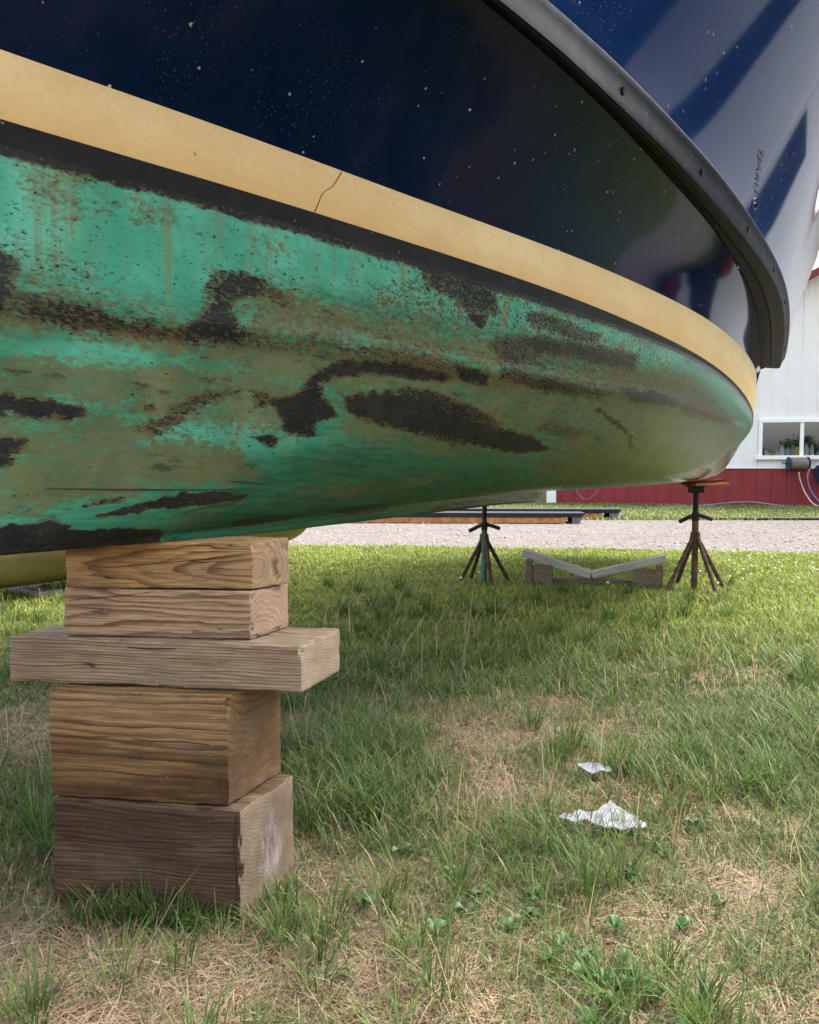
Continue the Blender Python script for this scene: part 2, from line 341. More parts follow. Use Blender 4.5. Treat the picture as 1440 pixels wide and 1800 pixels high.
    geo = q.n('NewGeometry'); tr = q.n('VectorTransform', vector_type='NORMAL', convert_from='WORLD', convert_to='OBJECT')
    q.t.links.new(geo.outputs['True Normal'], tr.inputs[0]); sn = q.n('SeparateXYZ'); q.t.links.new(tr.outputs[0], sn.inputs[0])
    isend = q.step(q.math('ABSOLUTE', sn.outputs[0]), .6, .8)
    if end: c = q.mix(q.math('MULTIPLY', isend, q.math('ADD', .35, q.math('MULTIPLY', pat, .5))), c, end)
    if name.startswith('dark_bottom'):
        ey = q.math('DIVIDE', q.math('SUBTRACT', Y, .115), .055); ez = q.math('DIVIDE', q.math('SUBTRACT', Z, .135), .085)
        ds = q.math('ADD', q.math('SQRT', q.math('ADD', q.math('MULTIPLY', ey, ey), q.math('MULTIPLY', ez, ez))), q.math('MULTIPLY', q.math('SUBTRACT', q.noise(v, 26.0, 4.0, .6), .5), 1.3))
        c = q.mix(q.math('MULTIPLY', q.math('MULTIPLY', isend, q.step(ds, 1.0, .55)), .62), c, q.mix(q.step(q.noise(q.map(v, (1, 110, 24)), 1.0, 5.0, .65), .35, .65), lin(104, 94, 90), lin(170, 162, 160)))
        c = q.mix(q.math('MULTIPLY', q.step(q.math('ADD', Z, q.math('MULTIPLY', fib, .05)), .282, .300), .6), c, lin(168, 140, 106))
    tone = q.noise(v, 5.0, 3.0, .6); c = q.mix(q.step(tone, .40, .75, 0, .40), c, tuple(x*.40 for x in light[:3])+(1,))
    foot_dark = q.step(Z, .035, .0, 0.0, 1.0) if name.startswith('dark_bottom') else None  # bottom block turns darker towards its foot
    if foot_dark is not None: c = q.mix(q.math('MULTIPLY', foot_dark, .6), c, lin(52, 42, 32))
    q.color(c)
    q.bump(q.math('SUBTRACT', q.math('ADD', q.math('MULTIPLY', band, .7), q.math('MULTIPLY', fib, .5)), q.math('MULTIPLY', cf, 2.0)), .32, .003)
    return q.m
def m_blades():
    q = NT('grass_blades', .55, .25); a = q.attr('tint'); c = a.outputs['Color']; q.color(c)
    tr = q.n('BsdfTranslucent'); q.t.links.new(q.mix(.5, c, q.mix(1.0, c, (1.0, 1.0, .45, 1), 'MULTIPLY')), tr.inputs[0])
    ms = q.n('MixShader'); ms.inputs[0].default_value = .33
    q.t.links.new(q.b.outputs[0], ms.inputs[1]); q.t.links.new(tr.outputs[0], ms.inputs[2]); q.t.links.new(ms.outputs[0], q.out.inputs[0])
    return q.m
def m_ground():
    q = NT('lawn_soil', .95, .1); v = q.obj(); n = q.noise(v, 1.6, 5.0, .6); f = q.noise(v, 60.0, 6.0, .7); m = q.noise(q.map(v, (1, 1, 1)), 240.0, 3.0, .6)
    dirt = q.mix(q.step(f, .3, .72), lin(70, 52, 38), lin(146, 118, 88)); dirt = q.mix(q.math('MULTIPLY', q.step(m, .5, .75), .6), dirt, lin(58, 44, 32))
    sx = q.n('SeparateXYZ'); q.t.links.new(v, sx.inputs[0])
    far = q.step(sx.outputs[1], 2.8, 4.6); near_green = q.mix(q.step(f, .3, .7), lin(44, 56, 26), lin(92, 104, 52))
    q.color(q.mix(q.math('MULTIPLY', far, q.step(n, .25, .5, .75, 1.0)), dirt, near_green)); q.bump(f, .5, .02)
    return q.m
def m_gravel():
    q = NT('gravel', .95, .15); v = q.obj(); a = q.noise(v, 14.0, 6.0, .75); b = q.noise(q.map(v, (.6, 1.6, 1)), 1.1, 4.0, .6); s = q.voro(v, 34.0, out='Color'); d = q.voro(v, 34.0)
    sep = q.n('SeparateColor'); q.t.links.new(s, sep.inputs[0])
    c = q.mix(q.step(a, .3, .7), lin(100, 94, 90), lin(140, 132, 127)); c = q.mix(.45, c, q.mix(sep.outputs[0], lin(70, 64, 60), lin(176, 168, 162)))
    c = q.mix(q.math('MULTIPLY', q.step(b, .55, .72), .55), c, lin(96, 84, 74))
    q.color(c); q.bump(q.math('ADD', q.math('SUBTRACT', 1.0, d), a), 1.0, .04)
    return q.m
M = {}
M['bottom'] = m_bottom()
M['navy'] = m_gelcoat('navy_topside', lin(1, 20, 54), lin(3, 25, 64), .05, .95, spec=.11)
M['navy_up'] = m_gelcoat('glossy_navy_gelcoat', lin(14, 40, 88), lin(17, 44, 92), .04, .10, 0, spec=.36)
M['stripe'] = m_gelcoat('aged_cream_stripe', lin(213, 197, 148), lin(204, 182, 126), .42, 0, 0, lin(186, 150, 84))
M['band'] = m_gelcoat('black_band', lin(12, 14, 17), lin(24, 26, 28), .55, .25, spec=.2)
M['rail'] = m_gelcoat('black_rubber_rail', lin(7, 13, 19), lin(14, 22, 30), .34, .20, spec=.05)
M['hole'] = m_plain('dark_hole', (.004, .004, .004, 1), .9)
M['decal'] = m_plain('dark_blue_lettering', lin(34, 44, 66), .4)
M['crack'] = m_plain('crack_dark', lin(40, 30, 20), .9)
M['deck'] = m_plain('white_deck', lin(200, 200, 196), .5)
M['rust'] = m_plain('rusty_steel', lin(92, 72, 58), .75, .3, .45, 30.0, .3, .3)
M['rustdark'] = m_plain('dark_steel', lin(44, 37, 34), .7, .3, .4, 30.0, .3, .3)
M['tealpaint'] = m_plain('teal_painted_steel', lin(62, 104, 102), .7, .3, .35, 26.0)
M['padred'] = m_plain('red_pad_board', lin(96, 40, 32), .8, .2, .3, 30.0)
M['padtan'] = m_plain('tan_pad_board', lin(150, 104, 60), .8, .2, .3, 30.0)
M['white'] = m_plain('white_steel_siding', lin(228, 228, 228), .5, .4, .03, 1.5)
M['trim'] = m_plain('white_trim', lin(236, 238, 238), .5, .4, .03)
M['red'] = m_plain('red_steel_siding', lin(134, 44, 49), .5, .4, .08, 1.2)
M['roofred'] = m_plain('red_roof_steel', lin(168, 60, 64), .45, .4, .08)
M['slate'] = m_plain('dark_slate_panel', lin(30, 40, 56), .6)
M['dark'] = m_plain('dark_interior', lin(70, 72, 74), .9)
M['skidblack'] = m_plain('black_carpet', lin(34, 36, 42), .8, .3, .4, 12.0)
M['skidwood'] = m_plain('orange_brown_wood', lin(178, 124, 78), .7, .3, .3, 10.0)
M['steelgrey'] = m_plain('grey_steel', lin(110, 112, 116), .5, .4, .2, 12.0, .5)
M['cream'] = m_gelcoat('cream_hull', lin(186, 166, 132), lin(168, 146, 110), .45, 0, .2, lin(110, 92, 48))
M['reelblue'] = m_plain('blue_black_reel', lin(40, 58, 84), .5, .4, .2)
M['hosegrey'] = m_plain('grey_hose', lin(132, 124, 116), .6)
M['hosered'] = m_plain('red_hose', lin(206, 92, 82), .6)
M['hoseblue'] = m_plain('blue_grey_hose', lin(112, 128, 158), .6)
M['hosepink'] = m_plain('pale_hose', lin(206, 178, 170), .6)
M['cable'] = m_plain('black_cable', lin(28, 28, 30), .6)
M['jugwhite'] = m_plain('white_plastic', lin(222, 226, 226), .4)
M['jugblue'] = m_plain('pale_blue_plastic', lin(160, 186, 204), .4)
M['boxyellow'] = m_plain('yellow_box', lin(226, 206, 40), .5)
M['paper'] = m_plain('white_paper', lin(146, 148, 152), .85, .2, .10, 30.0, 0, .6)
M['flower'] = m_plain('clover_flower', lin(232, 230, 220), .8)
M['leaf'] = m_plain('broad_leaf', lin(84, 112, 68), .6, .3, .35, 20.0)
M['trunk'] = m_plain('bark', lin(78, 64, 52), .9, .2, .3, 6.0)
M['crown'] = m_plain('tree_leaves', lin(52, 74, 40), .7, .2, .5, .7)
M['blades'] = m_blades(); M['ground'] = m_ground(); M['gravel'] = m_gravel()
def m_glass():
    q = NT('window_glass', .02); t = q.n('BsdfTransparent'); g = q.n('BsdfGlossy'); g.inputs['Roughness'].default_value = .01
    fz = q.n('Fresnel'); fz.inputs[0].default_value = 1.6; ms = q.n('MixShader'); q.t.links.new(q.math('ADD', q.math('MULTIPLY', fz.outputs[0], 1.3), .16, clamp=True), ms.inputs[0])
    t.inputs[0].default_value = (.88, .92, .94, 1)
    q.t.links.new(t.outputs[0], ms.inputs[1]); q.t.links.new(g.outputs[0], ms.inputs[2]); q.t.links.new(ms.outputs[0], q.out.inputs[0])
    return q.m
M['glass'] = m_glass()

# ------------------------------------------------------------------ the ground and the gravel road
def road_near(x): return 9.42 - .155*(x-1.8)
def road_far(x): return 14.8 + (.25*(x-2.9) if x > 2.9 else -.62*(x-2.9))*(0.02 if x > 2.9 else 1)
def vnoise(x, y, s, seed):
    """smooth value noise, 0..1"""
    g = np.random.default_rng(seed).random((256, 256)); X = np.asarray(x)/s+500.3; Y = np.asarray(y)/s+500.7
    i = np.floor(X).astype(int); j = np.floor(Y).astype(int); fx = X-i; fy = Y-j; fx = fx*fx*(3-2*fx); fy = fy*fy*(3-2*fy)
    G = lambda a, b: g[a % 256, b % 256]
    return (G(i, j)*(1-fx)+G(i+1, j)*fx)*(1-fy)+(G(i, j+1)*(1-fx)+G(i+1, j+1)*fx)*fy
def fbm(x, y, s, seed): return .5*vnoise(x, y, s, seed)+.3*vnoise(x, y, s/2.1, seed+1)+.2*vnoise(x, y, s/4.3, seed+2)
xs = np.concatenate([[-900, -200, -60, -25], np.linspace(-14, 14, 113), [25, 60, 200, 900]])
ys = np.concatenate([[-900, -200, -50, -15], np.linspace(-3, 11, 113), [13, 16, 22, 40, 90, 250, 900]])
GX, GY = np.meshgrid(xs, ys, indexing='ij')
GZ = np.where((abs(GX) < 15) & (GY > -4) & (GY < 12), -.006+.014*(vnoise(GX, GY, .5, 5)-.5), -.006)
nx, ny = GX.shape
gq = np.array([(i*ny+j, (i+1)*ny+j, (i+1)*ny+j+1, i*ny+j+1) for i in range(nx-1) for j in range(ny-1)])
go = mk_np('ground', np.stack([GX, GY, GZ], -1).reshape(-1, 3), gq, np.zeros((0, 3), int), M['ground'], None, True); tag(go, kind='structure')
rv = []; rf = []; rx = np.concatenate([[-60, -30, -18], np.linspace(-12, 14, 261), [20, 30, 60]])
for k, x in enumerate(rx):
    j = abs(x) < 15
    rv += [(x, road_near(max(-14, min(14, x)))+(.35*(vnoise(x, 0., .35, 3)-.5)+.25*(vnoise(x, 0, 1.3, 9)-.5) if j else 0), .004), (x, road_far(max(-2, min(14, x)))+(.5*(vnoise(x, 7., .5, 4)-.5) if j else 0), .004)]
    if k: rf.append((2*k-2, 2*k, 2*k+1, 2*k-1))
tag(mk('gravel_road', rv, rf, M['gravel']), kind='structure')

# ------------------------------------------------------------------ the boat
PATCH = [
    ('b', 0.75, 26, [(131,225),(138,230),(140,265),(139,329),(137,371),(130,386)]),
    ('b', 0.62, 30, [(137,312),(155,315),(171,318),(189,334),(207,336),(228,328),(245,317),(244,342),(216,366),(188,376),(163,385),(142,377)]),
    ('b', 0.88, 34, [(226,206),(232,168),(242,160),(253,169),(249,200),(238,221),(235,262),(237,297),(245,317),(242,338),(214,364),(209,352),(218,306),(227,256)]),
    ('b', 0.6, 30, [(245,169),(259,165),(263,206),(245,212)]),
    ('b', 0.8, 30, [(339,11),(353,6),(372,1),(388,23),(393,80),(381,91),(368,99),(358,70),(343,64)]),
    ('b', 0.95, 8, [(370,101),(386,95),(382,135),(374,127)]),
    ('b', 0.72, 30, [(400,138),(431,103),(456,91),(485,84),(524,69),(528,130),(490,146),(454,151),(420,169)]),
    ('b', 0.6, 30, [(388,169),(404,133),(433,154),(426,217),(398,228)]),
    ('b', 0.62, 24, [(415,34),(444,36),(483,49),(478,81),(440,93),(411,81)]),
    ('b', 0.92, 14, [(367,277),(384,261),(394,275),(395,296),(383,306),(371,300)]),
    ('b', 0.92, 16, [(509,197),(559,171),(599,167),(601,192),(534,229),(523,214)]),
    ('b', 0.92, 20, [(130,561),(140,547),(149,557),(170,560),(172,580),(165,595),(152,593),(130,597)]),
    ('b', 0.92, 20, [(130,653),(147,645),(143,675),(138,706),(130,721)]),
    ('b', 0.9, 6, [(198,538),(203,531),(204,546),(199,549)]),
    ('b', 0.92, 16, [(260,473),(269,462),(278,438),(282,399),(284,374),(297,332),(316,309),(337,299),(365,303),(363,323),(340,333),(315,349),(295,376),(288,402),(292,442),(301,484),(292,512),(292,550),(284,562),(274,548),(267,504)]),
    ('b', 0.92, 18, [(304,430),(321,397),(343,378),(372,405),(413,421),(455,435),(478,462),(449,497),(414,496),(378,485),(352,487),(323,486),(309,467)]),
    ('b', 0.75, 22, [(334,366),(357,360),(394,380),(417,408),(381,430),(345,408)]),
    ('b', 0.92, 11, [(259,580),(265,568),(270,576),(270,600),(265,603)]),
    ('b', 0.85, 6, [(185,831),(207,788),(232,754),(252,752),(266,757),(266,777),(234,799),(212,811),(196,834)]),
    ('b', 0.95, 10, [(131,853),(165,842),(176,868),(208,868),(231,892),(233,965),(185,995),(135,1039)]),
    ('b', 0.95, 5, [(270,877),(293,844),(328,851),(311,918),(289,919)]),
    ('b', 0.95, 4, [(341,832),(365,809),(394,791),(419,932),(376,933)]),
    ('b', 0.5, 18, [(197,601),(219,504),(238,455),(247,457),(226,529),(208,616)]),
    ('b', 0.55, 16, [(250,463),(262,452),(264,492),(255,500)]),
    ('b', 0.9, 3, [(492,280),(509,287),(533,308),(552,335),(550,346),(528,321)]),
    ('b', 0.9, 3, [(552,335),(563,346),(575,392),(571,396)]),
    ('b', 0.6, 16, [(336,452),(370,450),(408,490),(391,514),(353,494)]),
    ('b', 0.8, 7, [(463,950),(497,937),(564,939),(621,894),(635,974),(567,971),(501,973)]),
    ('b', 0.62, 22, [(398,228),(458,223),(508,218),(499,245),(442,276),(401,270)]),
    ('b', 0.55, 14, [(175,807),(192,794),(200,774),(186,782)]),
    ('b', 0.42, 24, [(455,365),(521,358),(490,416),(451,412)]),
    ('b', 0.55, 22, [(587,172),(687,124),(788,110),(725,171),(620,214)]),
    ('b', 0.3, 40, [(305,105),(339,28),(401,32),(523,29),(652,40),(647,100),(517,150),(406,184),(342,205),(294,230)]),
    ('b', 0.26, 40, [(135,207),(163,201),(187,253),(215,278),(239,147),(268,109),(300,176),(293,279),(208,356),(135,383)]),
    ('b', 0.22, 40, [(392,271),(522,206),(674,147),(690,236),(477,347),(399,337)]),
    ('b', 0.46, 44, [(129,319),(181,322),(242,313),(281,274),(335,244),(390,255),(386,298),(331,311),(282,319),(244,354),(183,380),(130,393)]),
    ('b', 0.4, 40, [(389,177),(453,138),(534,99),(659,89),(758,120),(595,210),(463,257),(402,278)]),
    ('b', 0.35, 36, [(281,199),(328,206),(389,202),(407,236),(350,256),(300,255)]),
    ('s', 0.39, 40, [(306,136),(339,61),(401,49),(523,47),(710,67),(652,119),(456,186),(342,205)]),
    ('s', 0.86, 40, [(128,364),(158,363),(195,349),(243,334),(282,311),(328,249),(386,259),(507,208),(654,128),(758,120),(653,313),(488,406),(405,398),(335,382),(287,413),(243,409),(196,396),(159,402),(128,425)]),
    ('s', 0.88, 50, [(128,463),(184,448),(243,409),(288,429),(281,551),(213,569),(164,544),(128,588)]),
    ('s', 0.85, 60, [(128,588),(172,566),(213,576),(201,664),(177,789),(128,842)]),
    ('s', 0.9, 40, [(174,676),(214,612),(254,619),(271,699),(219,734),(180,789)]),
    ('s', 0.77, 40, [(240,197),(262,176),(293,191),(342,181),(406,184),(407,236),(328,256),(281,293),(245,317)]),
    ('s', 0.69, 50, [(286,382),(332,334),(420,355),(511,343),(503,471),(424,549),(351,555),(308,530)]),
    ('s', 0.82, 50, [(484,386),(579,268),(762,131),(873,236),(808,427),(560,522),(488,523)]),
    ('s', 0.47, 40, [(150,20),(182,-10),(190,87),(166,146),(145,83)]),
    ('s', 0.47, 36, [(186,18),(205,24),(215,79),(197,118),(186,105)]),
    ('s', 0.39, 36, [(228,47),(267,34),(267,79),(242,100)]),
    ('s', 0.52, 36, [(148,295),(172,270),(206,316),(163,359)]),
    ('s', 0.69, 40, [(426,235),(501,126),(592,63),(673,77),(525,224)]),
    ('s', 0.52, 25, [(297,730),(326,699),(366,659),(409,611),(382,740),(338,773)]),
    ('g', 1, 40, [(129,12),(185,2),(244,8),(331,9),(448,9),(611,8),(574,79),(451,100),(333,134),(280,138),(208,257),(170,272),(128,240)]),
    ('g', 0.75, 30, [(144,445),(171,391),(204,395),(197,451),(161,479)]),
    ('g', 0.8, 34, [(197,622),(220,533),(262,452),(268,561),(309,547),(272,626),(224,637)]),
    ('g', 0.8, 14, [(477,347),(498,313),(518,326),(502,372),(481,370)]),
    ('g', 0.5, 24, [(159,494),(179,507),(175,565),(159,547)]),
    ('d', 1, 60, [(233,883),(258,721),(286,618),(327,572),(396,544),(525,546),(648,1004),(470,963),(326,986)]),
    ('d', 0.9, 20, [(674,466),(760,374),(862,231),(1164,225),(947,433),(996,646)]),
    ('d', 0.5, 60, [(294,541),(379,557),(486,569),(583,950),(428,945),(313,726)]),
    ('s', 0.9, 50, [(484,386),(626,232),(789,171),(880,404),(548,611),(479,542)]),
]
SCRATCH = [[(157, 762), (190, 758), (233, 748), (281, 732)], [(226, 828), (245, 802), (267, 777)], [(251, 715), (265, 715), (281, 718)]]

boat = empty('motor_boat', (float(H_A[0]), float(H_A[1]), .79), 0.0)
tag(boat, 'large navy boat with cream stripe and worn green bottom, propped on timbers and steel stands', 'boat')
BL = Vector((-boat.location.x, -boat.location.y, -boat.location.z))
def bpart(o): o.parent = boat; o.location = BL; return o
S_b, _g = bottom_grid()
def both_sides(P):      # P (st,row,[u,n,z]) -> world verts and quads for both sides of the hull
    a = to_world(P[..., 0], P[..., 1], P[..., 2]); b = to_world(P[..., 0], -P[..., 1], P[..., 2])
    s, r = P.shape[:2]; I = np.arange(s*r).reshape(s, r)
    q1 = np.stack([I[:-1, :-1], I[1:, :-1], I[1:, 1:], I[:-1, 1:]], -1).reshape(-1, 4)
    return np.concatenate([a.reshape(-1, 3), b.reshape(-1, 3)]), np.concatenate([q1[:, ::-1], q1+s*r])
TT = np.linspace(0, 1, M_ST)[:, None]*3000+0*np.zeros((1, M_ROW)); RR = np.linspace(0, 1, M_ROW)[None, :]*800+0*TT
def poly_sdf(poly):
    P = np.array([(a*3.0, b*.8) for a, b in poly], float); d = np.full(TT.shape, 1e9); ins = np.zeros(TT.shape, bool)
    # wobble so that a brushed patch has no straight edges
    wx = TT+14*(vnoise(TT, RR, 16, 21)-.5); wy = RR+11*(vnoise(TT, RR, 13, 22)-.5)
    for k in range(len(P)):
        ax, ay = P[k]; bx, by = P[(k+1) % len(P)]; ex, ey = bx-ax, by-ay
        t = np.clip(((wx-ax)*ex+(wy-ay)*ey)/max(ex*ex+ey*ey, 1e-9), 0, 1); d = np.minimum(d, np.hypot(wx-ax-t*ex, wy-ay-t*ey))
        c = ((ay > wy) != (by > wy)) & (wx < ex*(wy-ay)/((by-ay) if by != ay else 1e-9)+ax); ins ^= c
    return np.where(ins, -d, d)
chan = {k: np.zeros(TT.shape) for k in 'bsgd'}
for c, stg, soft, poly in PATCH:
    f = stg*(1-sstep(poly_sdf(poly), -soft*.6, soft*.8)); chan[c] = np.maximum(chan[c], f)
uu = U_ST[:, None]+0*RR
edge = np.linspace(0, 1, M_ROW)[None, :]*np.array([g_[-1] for g_ in _g])[:, None]
jag = .012+.010*vnoise(uu, 0*uu, .05, 31)+.006*vnoise(uu, 0*uu, .017, 33)
chan['b'] = np.maximum(chan['b'], .95*(1-sstep(edge, jag*.35, jag*1.25)))
chan['b'] = np.maximum(chan['b'], (.10+.36*fbm(uu, 3+0*uu, .22, 35))*(1-sstep(edge, .02, .12))*(.30+.70*sstep(uu, .15, .75)))
chan['b'] = np.maximum(chan['b'],   .26*fbm(TT, RR, 90, 41)**1.5*(RR > 60))
chan['g'] = np.maximum(chan['g'], .25*fbm(TT, RR, 60, 45))
chan['s'] = np.clip(chan['s']+.25*(fbm(TT, RR, 80, 47)-.4), 0, 1)
tint = np.stack([chan['b'], chan['s'], chan['g'], chan['d']], -1).reshape(-1, 4)
P = np.concatenate([np.broadcast_to(U_ST[:, None, None], (M_ST, M_ROW, 1)), S_b], 2)
V, Q = both_sides(P)
hb = bpart(mk_np('hull_bottom', V, Q, np.zeros((0, 3), int), M['bottom'], np.concatenate([tint, tint]), True))
hb['label'] = 'green bottom paint worn to olive and dark patches'
USM = U_ST[::2]
def ruled(name, mat, rows, lab=None):
    """hull strip between curves; rows: list of (n_fn, z_fn)"""
    L = np.stack([np.stack([USM, np.maximum(.0015, fn(USM)), fz(USM)], -1) for fn, fz in rows], 1)
    V, Q = both_sides(L); o = bpart(mk_np(name, V, Q, np.zeros((0, 3), int), mat, None, True))
    if lab: o['label'] = lab
    return o
n_at = lambda z_fn: (lambda u: f_ns(u)+.06*(z_fn(u)-1.57))
ruled('black_band', M['band'], [(n_at(f_zk), f_zk), (n_at(f_zb), f_zb)])
L_ = []
for k in range(7):
    t = k/6; zf = (lambda u, t=t: f_zb(u)*(1-t)+f_zt(u)*t); b_ = .0022*math.sin(math.pi*min(1, max(0, t)))**.4
    L_.append(((lambda u, zf=zf, b_=b_: n_at(zf)(u)+b_), zf))
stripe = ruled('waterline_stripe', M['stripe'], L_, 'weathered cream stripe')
R_ = []
for k in range(26):
    t = k/25
    zf = (lambda u, t=t: f_zt(u)*(1-t)+Z_I*t)
    R_.append(((lambda u, t=t: n_at(f_zt)(u)*(1-t)+f_nI(u)*t - .018*math.sin(math.pi*t)*sstep(u, -.6, .6)), zf))
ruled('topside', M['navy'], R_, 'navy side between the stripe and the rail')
UP = []
for k in range(34):
    t = k/33; z = Z_T+.95*t
    UP.append(((lambda u, z=z: upper_n(u, z)), (lambda u, z=z: z+0*u)))
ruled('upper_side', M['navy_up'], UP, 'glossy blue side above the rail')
# the thick rubber rail: underside with a groove, sloping face, rounded top edge
RU = np.linspace(-.6, 7.38, 300)
def rail_rows(u):
    nI, nL, nT = f_nI(u), f_nL(u), f_nT(u); out = []
    wid = nL-nI
    for t, dz in ((0, .004), (.25, -.006), (.46, -.014), (.485, -.008), (.51, -.014), (.8, -.019), (.93, -.020), (.985, -.016)):
        out.append((nI+wid*t, Z_I+(Z_L-Z_I)*t+dz+.02*(t)))
    for t, dn in ((.06, .003), (.2, .004), (.5, -.002), (.8, .000), (.93, .003)):
        out.append((nL+(nT-nL)*t+dn, Z_L+(Z_T-Z_L)*t))
    out += [(nT+.001, Z_T-.002), (nT-.002, Z_T+.003), (nT-.012, Z_T+.004), (nT-.04, Z_T+.002), (nI-.01, Z_T-.02)]
    return np.array([(np.full_like(u, 0)+u, a, np.full_like(u, b) if np.ndim(b) == 0 else b) for a, b in out])
RW = np.transpose(rail_rows(RU), (2, 0, 1))
for side in (1, -1):
    a = to_world(RW[..., 0], side*RW[..., 1], RW[..., 2]); s_, r_ = RW.shape[:2]; I = np.arange(s_*r_).reshape(s_, r_)
    q1 = np.stack([I[:-1, :-1], I[1:, :-1], I[1:, 1:], I[:-1, 1:]], -1).reshape(-1, 4)
    Vr = list(map(tuple, a.reshape(-1, 3))); Fr = [tuple(int(i) for i in f) for f in q1] + [tuple(int(i) for i in I[0]), tuple(int(i) for i in I[-1][::-1])]
    ro = mk('rub_rail', Vr, Fr, M['rail'], None, True)
    bm = bmesh.new(); bm.from_mesh(ro.data); bmesh.ops.recalc_face_normals(bm, faces=bm.faces); bm.to_mesh(ro.data); bm.free()
    try: ro.data.set_sharp_from_angle(angle=math.radians(38))
    except Exception: pass
    bpart(ro)
    if side == 1: rail = ro
def rail_pt(u, t): return Vector(to_world(np.array(u), f_nL(u)+(f_nT(u)-f_nL(u))*t, np.array(Z_L+(Z_T-Z_L)*t)))
for u in (.90, 1.63, 2.43, 3.26, 4.18, 5.2, 6.3):
    p = rail_pt(u, .5); du = (rail_pt(u+.05, .5)-rail_pt(u-.05, .5)).normalized(); dv = (rail_pt(u, .8)-rail_pt(u, .2)).normalized(); nn = du.cross(dv).normalized()
    if nn.dot(Vector((H_N[0], H_N[1], 0))) < 0: nn = -nn
    b = MB(); R3 = Matrix((du, dv, nn)).transposed().to_4x4(); M4 = Matrix.Translation(p) @ R3
    b.lathe([(.0085, -.004), (.0085, .0035), (.012, .0048), (.012, .003), (.0125, .002)][:1]+[(.0085, .0042)], n=14, M=M4 @ Matrix.Diagonal((1.0, 1.35, 1, 1)))
    ob = b.build('screw_hole', M['hole'], rail, True); ob.location = (0, 0, 0)
# the deck and the transom close the hull
dk = np.stack([np.stack([USM, 0*USM, 0*USM+2.96], -1), np.stack([USM, np.maximum(.0015, upper_n(USM, 2.96)), 0*USM+2.96], -1)], 1)
V, Q = both_sides(dk); bpart(mk_np('deck', V, Q, np.zeros((0, 3), int), M['deck']))
sec = [(n, z) for n, z in S_b[-1][::-1]] + [(float(n_at(f_zb)(U_STERN)), float(f_zb(U_STERN))), (float(n_at(f_zt)(U_STERN)), float(f_zt(U_STERN))), (float(f_nI(U_STERN)), Z_I), (float(f_nT(U_STERN))-.02, Z_T)] + [(float(upper_n(U_STERN, z)), z) for z in np.linspace(2.2, 2.96, 12)]
loop = [to_world(np.array(U_STERN-.002), np.array(n), np.array(z)) for n, z in sec] + [to_world(np.array(U_STERN-.002), np.array(-n), np.array(z)) for n, z in sec[::-1]]
bpart(mk('transom', loop, [tuple(range(len(loop)))], M['navy_up']))
# scratches in the bottom paint and the crack across the stripe
def bottom_pt(t, r, off=.0012):
    i = t/1000*(M_ST-1); j = r/1000*(M_ROW-1); i0 = int(i); j0 = int(j); u = np.interp(i, np.arange(M_ST), U_ST)
    W = lambda a, b: to_world(U_ST[a], S_b[a, b, 0], S_b[a, b, 1])
    fi, fj = i-i0, j-j0
    p = (W(i0, j0)*(1-fi)+W(i0+1, j0)*fi)*(1-fj)+(W(i0, j0+1)*(1-fi)+W(i0+1, j0+1)*fi)*fj
    return Vector(p)
for poly in SCRATCH:
    pts = []
    for k in range(len(poly)-1):
        for q_ in range(6):
            f = q_/6; pts.append(bottom_pt(poly[k][0]*(1-f)+poly[k+1][0]*f, poly[k][1]*(1-f)+poly[k+1][1]*f))
    b = MB(); b.tube(pts, [.0006+.0012*math.sin(math.pi*i/(len(pts)-1)) for i in range(len(pts))], 6)
    o = bpart(b.build('scratch', M['crack'])); o.parent = hb; o.location = (0, 0, 0)
b = MB(); cr = [(.272, 1.622), (.262, 1.606), (.254, 1.593), (.243, 1.579), (.226, 1.568), (.214, 1.553), (.208, 1.535), (.199, 1.516)]
b.tube([Vector(to_world(np.array(u), f_ns(u)+.06*(z-1.57)+.0018, np.array(z))) for u, z in cr], .0011, 5)
o = b.build('crack', M['crack'], stripe); o.location = (0, 0, 0)
# lettering on the upper side, running down
def upper_pt(u, z, off): 
    p = Vector(to_world(np.array(u), upper_n(u, z)+off, np.array(z))); return p
def letters(body, u0, z0, u1, z1, width_u, size):
    cu = bpy.data.curves.new('lettering', 'FONT'); cu.body = body; cu.size = 1.0; cu.shear = .25; cu.extrude = .0
    to = bpy.data.objects.new('lettering', cu); COL.objects.link(to); bpy.context.view_layer.update()
    dg = bpy.context.evaluated_depsgraph_get(); me = bpy.data.meshes.new_from_object(to.evaluated_get(dg)); bpy.data.objects.remove(to)
    W = max(v.co.x for v in me.vertices)
    for v in me.vertices:
        a, h = v.co.x/W, v.co.y
        v.co = upper_pt(u0+(u1-u0)*a+h*width_u, z0+(z1-z0)*a+h*size, .004)
    o = bpy.data.objects.new('lettering', me); COL.objects.link(o); me.materials.append(M['decal']); return bpart(o)
letters('TJARU', 2.15, 2.205, 2.345, 2.085, .085, .012)
b = MB(); ring = []
cu_, cz_ = 2.425, 2.062
for r_ in (1.0,):
    pts = [upper_pt(cu_+.052*r_*math.cos(a), cz_+.019*r_*math.sin(a), .003) for a in np.linspace(0, 2*math.pi, 25)]
    b.tube(pts, .0016, 5, False)
b.tube([upper_pt(cu_-.02, cz_-.006, .003), upper_pt(cu_, cz_+.008, .003), upper_pt(cu_+.02, cz_-.004, .003)], .0016, 5)
bpart(b.build('emblem', M['decal']))

